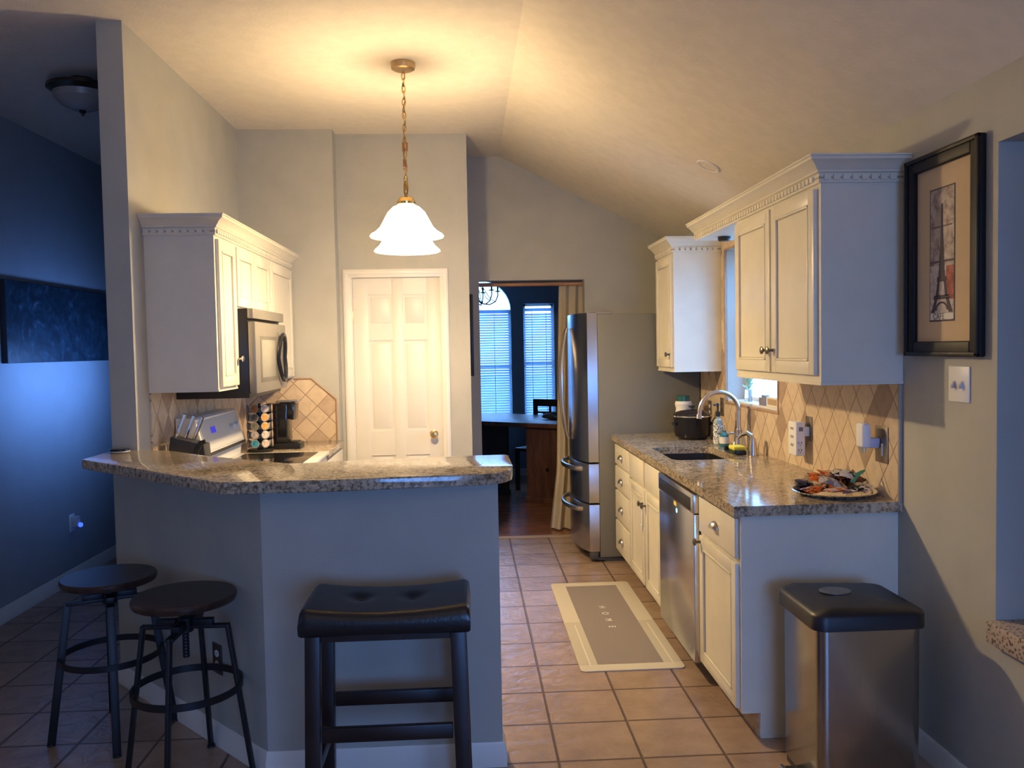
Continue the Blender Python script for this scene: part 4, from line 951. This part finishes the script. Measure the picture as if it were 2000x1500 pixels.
MB(T5).box(py0+.002, py1-.002, pz0+.002, pz0+.022, .0097, .0099).build('caption_band', PAPER, pr)
text('CAFE', .030, frameM(T5(pc+.018, pz0+.012, .0101), (0, -1, 0), (0, 0, 1)), TOWER, 'caption', pr, .0002)
for (za, zb) in ((pz0+.20, pz0+.205), (pz0+.205, pz0+.44)): pass
MB(T5).box(py0+.01, py1-.01, pz0+.32, pz0+.325, .0094, .0098).box(py0, py1, pz0+.198, pz0+.206, .0094, .0098).build('print_rule', plain('print_dark', (.16, .12, .11), .8), pr)

# angled outlet on bar wall
dv = Vector((-.904, .946)).normalized(); nv = Vector((-dv.y, -(-dv.x))) if False else Vector((-.723, -.691))
base2 = Vector((-.751, 3.01)); La = (Vector((-.985, 3.25))-base2).dot(dv)
TA = lambda a, b, c_: (base2.x+dv.x*a+nv.x*c_, base2.y+dv.y*a+nv.y*c_, b)
plate('power_outlet', TA, .352, .345, .072, .118, plain('bronze_plate', (.09, .08, .07), .4, metal=.5), 'dark outlet plate with white sockets low on the angled bar wall', sock=WHITE)
# left wall outlet with night light
TLw = faceL(-2.71)
plate('power_outlet', TLw, 5.79, .40, .072, .118, WHITE, 'white outlet low on the blue entry wall', sock=WHITE)
nl = thing('night_light', 'small plug-in night light glowing blue on the entry wall outlet', 'night light', (-2.68, 5.80, .39))
MB(TLw).box(5.765, 5.815, .375, .445, .009, .05, .006).build('housing', plain('grey_plastic', (.5, .5, .55), .4), nl)
MB().sphere((-2.652, 5.79, .385), .016, (1, 1, 1), 10).build('light_dome', emit('led_blue2', (.03, .08, 1), 2.0), nl)
tag(MB(faceL(-1.5295)).box(4.30, 4.372, .955, 1.075, .0005, .006, .002).box(4.322, 4.350, 1.022, 1.052, .006, .009, .002).box(4.322, 4.350, .978, 1.008, .006, .009, .002).build('power_outlet', PLATE), 'tarnished outlet on the tile backsplash left of the knife block', 'outlet')
# left wall canvas
cv_ = thing('canvas_picture', 'wide dark woodland canvas print on the entry wall', 'picture', (-2.71, 5.7, 1.5))
MB(TLw).box(5.02, 6.55, 1.495, 1.985, .001, .035, .002).build('stretcher', plain('canvas_edge', (.012, .014, .018), .6), cv_)
MB(TLw).box(5.022, 6.548, 1.497, 1.983, .035, .037).build('print', CANVAS, cv_)
# framed piece on pantry side
tag(MB().box(.0205, .045, 6.14, 6.60, 1.33, 1.93, .004).build('picture_frame', plain('frame_dark2', (.012, .012, .016), .4)), 'dark frame seen edge-on on the side of the pantry wall', 'picture')

# flush light in the entry
fl = thing('ceiling_light', 'bronze flush ceiling light with a frosted bowl in the dark entry', 'light', (-2.03, 4.67, 2.93))
lc = (-2.035, 4.66, 0); zc2 = 3.013
MB().lathe([(0, zc2), (.060, zc2), (.060, zc2-.02), (.150, zc2-.035), (.172, zc2-.045), (.172, zc2-.06), (.14, zc2-.080), (0, zc2-.08)], lc, 48).build('rim', plain('oil_bronze', (.10, .07, .05), .25, metal=.9), fl)
MB().lathe([(.142, zc2-.080), (.135, zc2-.11), (.10, zc2-.145), (.05, zc2-.165), (0, zc2-.168)], lc, 48).build('bowl', plain('frosted_glass', (.30, .28, .27), .35), fl)
MB().lathe([(0, zc2-.167), (.016, zc2-.168), (.018, zc2-.178), (.008, zc2-.186), (.006, zc2-.196), (0, zc2-.20)], lc, 20).build('finial', plain('oil_bronze2', (.07, .05, .04), .3, metal=.9), fl)
# recessed trim in the sloped ceiling
nrm = Vector((-SL, 0, 1)).normalized(); ax = Vector((1, 0, SL)).normalized()
RC = Vector((1.345, 4.59, zslope(1.345)))
TS = lambda a, b, c_: tuple(RC+ax*a+Vector((0, 1, 0))*b-nrm*c_)
dl_ = thing('recessed_light', 'small white recessed light trim in the sloped ceiling', 'light', tuple(RC))
MB(TS).lathe([(.052, .0005), (.070, .0005), (.070, .004), (.062, .010), (.052, .006), (.052, .0005)], n=40).build('trim_ring', TRIM, dl_)
MB(TS).lathe([(.052, .002), (0, .002)], n=40).build('baffle', CEIL, dl_)

# ------------------------------------------------------------------ on the bar and left counter
sp = thing('smart_speaker', 'small round dark puck speaker with a pale base on the bar by the wall end', 'speaker', (-1.588, 3.87, 1.09))
MB().lathe([(0, .018), (.036, .018), (.042, .014), (.043, .008), (0, .008)], (-1.585, 3.868, 1.09), 36).build('top_shell', GLOSSB, sp)
MB().lathe([(0, .0005), (.038, .0005), (.043, .004), (.043, .008), (0, .008)], (-1.585, 3.868, 1.09), 36).build('base_ring', plain('pale_grey', (.6, .6, .62), .4), sp)
kb = thing('knife_block', 'slanted black knife block with steel-handled knives on the counter behind the bar', 'knife block', (-1.40, 4.25, .914))
MB().prism([(-1.51, .9145), (-1.30, .9145), (-1.315, 1.080), (-1.475, 1.122)], 4.20, 4.30, 'y', .003).build('block', plain('block_black', (.035, .035, .04), .45), kb)
for i in range(3):
    x = -1.456+.036*i; yk = 4.225+.02*i; zb = 1.114-.0095*i
    tag(MB().tube([(x, yk, zb), (x+.048, yk, zb+.118)], [.0085, .0095], 10).build('kitchen_knife', CHROME), ['steel-handled knife nearest the wall in the knife block', 'middle steel-handled knife in the knife block', 'steel-handled knife nearest the range panel in the knife block'][i], 'knife', 'steel-handled knives')
tag(MB().tube([(-1.355, 4.185, .99), (-1.345, 4.185, 1.05), (-1.325, 4.185, 1.090), (-1.300, 4.185, 1.100)], [.013, .014, .013, .010], 10, flat=.7).build('kitchen_shears', BLACK), 'curved black handle of shears at the front of the knife block', 'shears')
# pod carousel
pc_ = Vector((-1.305, 5.285, .914))
ca = thing('pod_carousel', 'black wire carousel holding five rows of coffee pods by the coffee maker', 'pod holder', tuple(pc_))
MB().lathe([(0, .0005), (.078, .0005), (.080, .01), (.070, .018), (0, .018)], pc_, 32).build('base', BLACK, ca)
MB().lathe([(0, .018), (.020, .018), (.020, .275), (.008, .285), (.008, .30), (0, .302)], pc_, 16).build('post', BLACK, ca)
view = math.atan2(-pc_.y, -pc_.x)
angs = [view-.42, view+.42, view+1.4, view-1.4]
cols_ = {(0, 0): (.45, .16, .03), (0, 1): (.60, .48, .40), (1, 0): (.14, .13, .10), (1, 1): (.85, .32, .08), (2, 0): (.24, .22, .13), (2, 1): (.85, .36, .08), (3, 0): (.62, .52, .44), (3, 1): (.66, .54, .44), (4, 0): (.04, .35, .52), (4, 1): (.70, .52, .40)}
cn_ = {(0, 0): 'brown', (0, 1): 'pale pink', (1, 0): 'dark grey', (1, 1): 'orange', (2, 0): 'olive', (2, 1): 'bright orange', (3, 0): 'cream', (3, 1): 'cream', (4, 0): 'blue', (4, 1): 'peach'}
rowsn = ['top', 'second', 'third', 'fourth', 'bottom']
wires = MB()
for rI in range(5):
    for ci, aa in enumerate(angs):
        zz = pc_.z+.262-.054*rI; dx, dy = math.cos(aa), math.sin(aa)
        ux, uy = -dy, dx
        def TP(a, b, c_, dx=dx, dy=dy, ux=ux, uy=uy, zz=zz): return (pc_.x+dx*(.038+c_)+ux*a, pc_.y+dy*(.038+c_)+uy*a, zz+b+c_*.25)
        wires.tube([TP(.026*math.cos(R(a)), .026*math.sin(R(a)), .033) for a in range(0, 360, 30)], .0015, 5, closed=True)
        col = cols_.get((rI, ci), (.5, .3, .2)); side = ['left column', 'right column', 'hidden left side', 'right side'][ci] if ci < 2 else None
        lab = '%s-lidded coffee pod, %s row, %s of the carousel' % (cn_[(rI, ci)], rowsn[rI], side) if ci < 2 else 'coffee pod seen edge-on, %s row at the %s side of the carousel' % (rowsn[rI], 'left' if ci == 3 else 'far right')
        pd = thing('coffee_pod', lab, 'coffee pod', TP(0, 0, 0), 'coffee pods in the carousel')
        MB(TP).lathe([(0, -.006), (.017, -.006), (.0235, .036), (.0255, .037), (.0255, .0385), (0, .0385)], n=22).build('cup', plain('pod_cup', (.45, .42, .40), .35), pd)
        key = 'podlid_%d_%d' % (rI, ci)
        MB(TP).lathe([(0, .0385), (.0215, .0385), (.0215, .0392), (0, .0395)], n=22).build('lid', plain(key, col, .4, noise=.35, scale=90), pd)
wires.build('wire_rings', MATTEB, ca)
# coffee maker
cm = thing('coffee_maker', 'black single-serve coffee maker in the far left counter corner', 'coffee maker', (-1.198, 5.42, .914))
z0 = .9145
MB().prism([(-1.298, z0), (-1.075, z0), (-1.075, z0+.035), (-1.09, z0+.04), (-1.298, z0+.04)], 5.36, 5.50, 'y', .003).build('base', BLACK, cm)
MB().box(-1.298, -1.150, 5.355, 5.505, z0+.04, z0+.29, .012, 3).build('water_column', GLOSSB, cm)
MB().prism([(-1.198, z0+.20), (-1.113, z0+.185), (-1.103, z0+.285), (-1.128, z0+.30), (-1.198, z0+.30)], 5.36, 5.50, 'y', .008).build('brew_head', GLOSSB, cm)
MB().prism([(-1.228, z0+.295), (-1.083, z0+.302), (-1.083, z0+.312), (-1.218, z0+.308)], 5.375, 5.485, 'y', .003).build('lid_handle', plain('silver_lid', (.55, .52, .48), .25, metal=.8), cm)
MB().box(-1.148, -1.095, 5.375, 5.485, z0+.04, z0+.046, .001).build('drip_grate', MATTEB, cm)

# ------------------------------------------------------------------ dining room furniture
D = Vector((.8, -.6)); Nn = Vector((.6, .8)); O0 = Vector((.10, 8.59)); TZ = .79
def TT(a, b, c_): p = O0+D*a+Nn*b; return (p.x, p.y, c_)
tb = thing('dining_table', 'large brown wooden table on panel legs in the dining room', 'table', TT(.5, .4, 0))
MB(TT).box(-.75, 1.35, -.03, .90, TZ-.045, TZ, .006).build('tabletop', TABLEW, tb)
MB(TT).box(.555, 1.10, .03, .075, .0, TZ-.046, .004).box(.545, 1.11, .02, .085, .0, .05, .004).box(.555, .60, .075, .80, 0, TZ-.046).build('leg_panel', TABLEW, tb)
MB(TT).box(-.45, .17, .25, .295, .0, TZ-.046, .004).box(-.46, .18, .24, .305, 0, .05, .004).build('leg_panel', plain('dark_panel', (.03, .018, .012), .5), tb)
kk = MB(lambda a, b, c_: TT(.80+a, .03-c_, .33+b)).lathe([(0, 0), (.020, 0), (.020, .004), (0, .004)], n=20); kk.build('cable_hole', BLACK, tb)
cs = Vector((.78, 9.02)); 
def TCh(a, b, c_): p = cs+D*a+Nn*b; return (p.x, p.y, c_)
chh = thing('dining_chair', 'dark wooden chair with a slatted back at the far side of the table', 'chair', (cs.x, cs.y, 0))
MB(TCh).box(-.21, .21, -.21, .20, .42, .455, .006).build('seat', DWOOD, chh)
for sx in (-1, 1):
    for sy in (-1, 1):
        MB(TCh).box(sx*.19-.02, sx*.19+.02, sy*.19-.02, sy*.19+.02, 0, .42 if sy < 0 else .96, .002).build('leg', DWOOD, chh)
MB(TCh).box(-.20, .20, .182, .20, .88, .96, .003).box(-.20, .20, .182, .20, .80, .825, .003).box(-.20, .20, .182, .20, .50, .54, .003).box(-.012, .012, .183, .199, .54, .88).box(-.09, -.07, .183, .199, .54, .80).box(.07, .09, .183, .199, .54, .80).build('backrest', DWOOD, chh)
# bag on the table
bgm = MB(); pts = []
n = 20
for i in range(9):
    ph = math.pi*i/8
    ring = []
    for j in range(n):
        a = 2*math.pi*j/n; rr_ = math.sin(ph)**.6*(1+.12*math.sin(3*a+i)+.08*math.sin(7*a))
        ring.append(TT(.72+.20*rr_*math.cos(a), .44+.11*rr_*math.sin(a), TZ+.001+.028*(1-math.cos(ph))*(1+.35*math.sin(2*a+1))))
    pts.append([bgm.bm.verts.new(q) for q in ring])
for A_, B2 in zip(pts, pts[1:]):
    for j in range(n): bgm.bm.faces.new((A_[j], A_[(j+1) % n], B2[(j+1) % n], B2[j]))
bmesh.ops.remove_doubles(bgm.bm, verts=bgm.bm.verts, dist=.0005)
tag(bgm.build('folded_jacket', plain('black_cloth', (.02, .025, .028), .8, noise=.4, scale=40)), 'crumpled dark jacket lying on the dining table', 'jacket')
# curtain and rod
tag(MB().tube([(.03, 6.87, 2.050), (1.25, 6.87, 2.050)], .016, 14).sphere((.02, 6.87, 2.05), .024, n=8).build('curtain_rod', RODW), 'light wooden curtain rod across the top of the dining doorway', 'curtain rod')
cu = MB(); nu, nz = 60, 30; g3 = []
for k in range(nz+1):
    v_ = k/nz; z = .012+2.055*v_; spread = 1+.0*v_
    xl = .765-.055*(1-v_)**1.0-.05*max(0, .25-v_)/.25; xr = 1.12
    row = []
    for i in range(nu+1):
        u = i/nu; row.append((xl+(xr-xl)*u, 6.92+.028*math.sin(u*2*math.pi*4.5+.3)*(1-.1*v_)+.012*math.sin(u*29+v_*3), z))
    g3.append(row)
f3 = [[cu.bm.verts.new(p) for p in row] for row in g3]; b3 = [[cu.bm.verts.new((p[0], p[1]+.004, p[2])) for p in row] for row in g3]
for G in (f3, b3):
    for k in range(nz):
        for i in range(nu): cu.bm.faces.new((G[k][i], G[k][i+1], G[k+1][i+1], G[k+1][i]))
for k in range(nz):
    for i in (0, nu): cu.bm.faces.new((f3[k][i], f3[k+1][i], b3[k+1][i], b3[k][i]))
for i in range(nu):
    for k in (0, nz): cu.bm.faces.new((f3[k][i], f3[k][i+1], b3[k][i+1], b3[k][i]))
ct_ = tag(cu.build('curtain', CURT, None, 80), 'long tan curtain hanging at the right of the dining doorway', 'curtain')
# chandelier
cz = thing('chandelier', 'black wrought iron chandelier hanging before the arched dining window', 'chandelier', (.10, 8.3, 2.05))
MB().tube([(.10, 8.3, 2.6), (.10, 8.3, 2.0)], .007, 8).sphere((.10, 8.3, 2.02), .03, n=8).sphere((.10, 8.3, 2.16), .022, n=8).build('stem', MATTEB, cz)
for k in range(6):
    a = R(60*k+12); dx, dy = math.cos(a), math.sin(a)
    MB().tube([(.10+dx*r_, 8.3+dy*r_, z_) for r_, z_ in ((.01, 2.02), (.06, 1.975), (.13, 1.965), (.19, 1.995), (.215, 2.05), (.215, 2.09))], .006, 8).tube([(.10+dx*r_, 8.3+dy*r_, z_) for r_, z_ in ((.01, 2.16), (.06, 2.14), (.10, 2.08), (.14, 2.02), (.19, 1.995))], .004, 6).build('arm', MATTEB, cz)
    MB().lathe([(0, 2.088), (.026, 2.092), (.030, 2.100), (0, 2.098)], (.10+dx*.215, 8.3+dy*.215, 0), 16).build('drip_pan', MATTEB, cz)
    MB().lathe([(0, 2.098), (.009, 2.098), (.009, 2.15), (0, 2.155)], (.10+dx*.215, 8.3+dy*.215, 0), 12).build('candle_sleeve', MATTEB, cz)
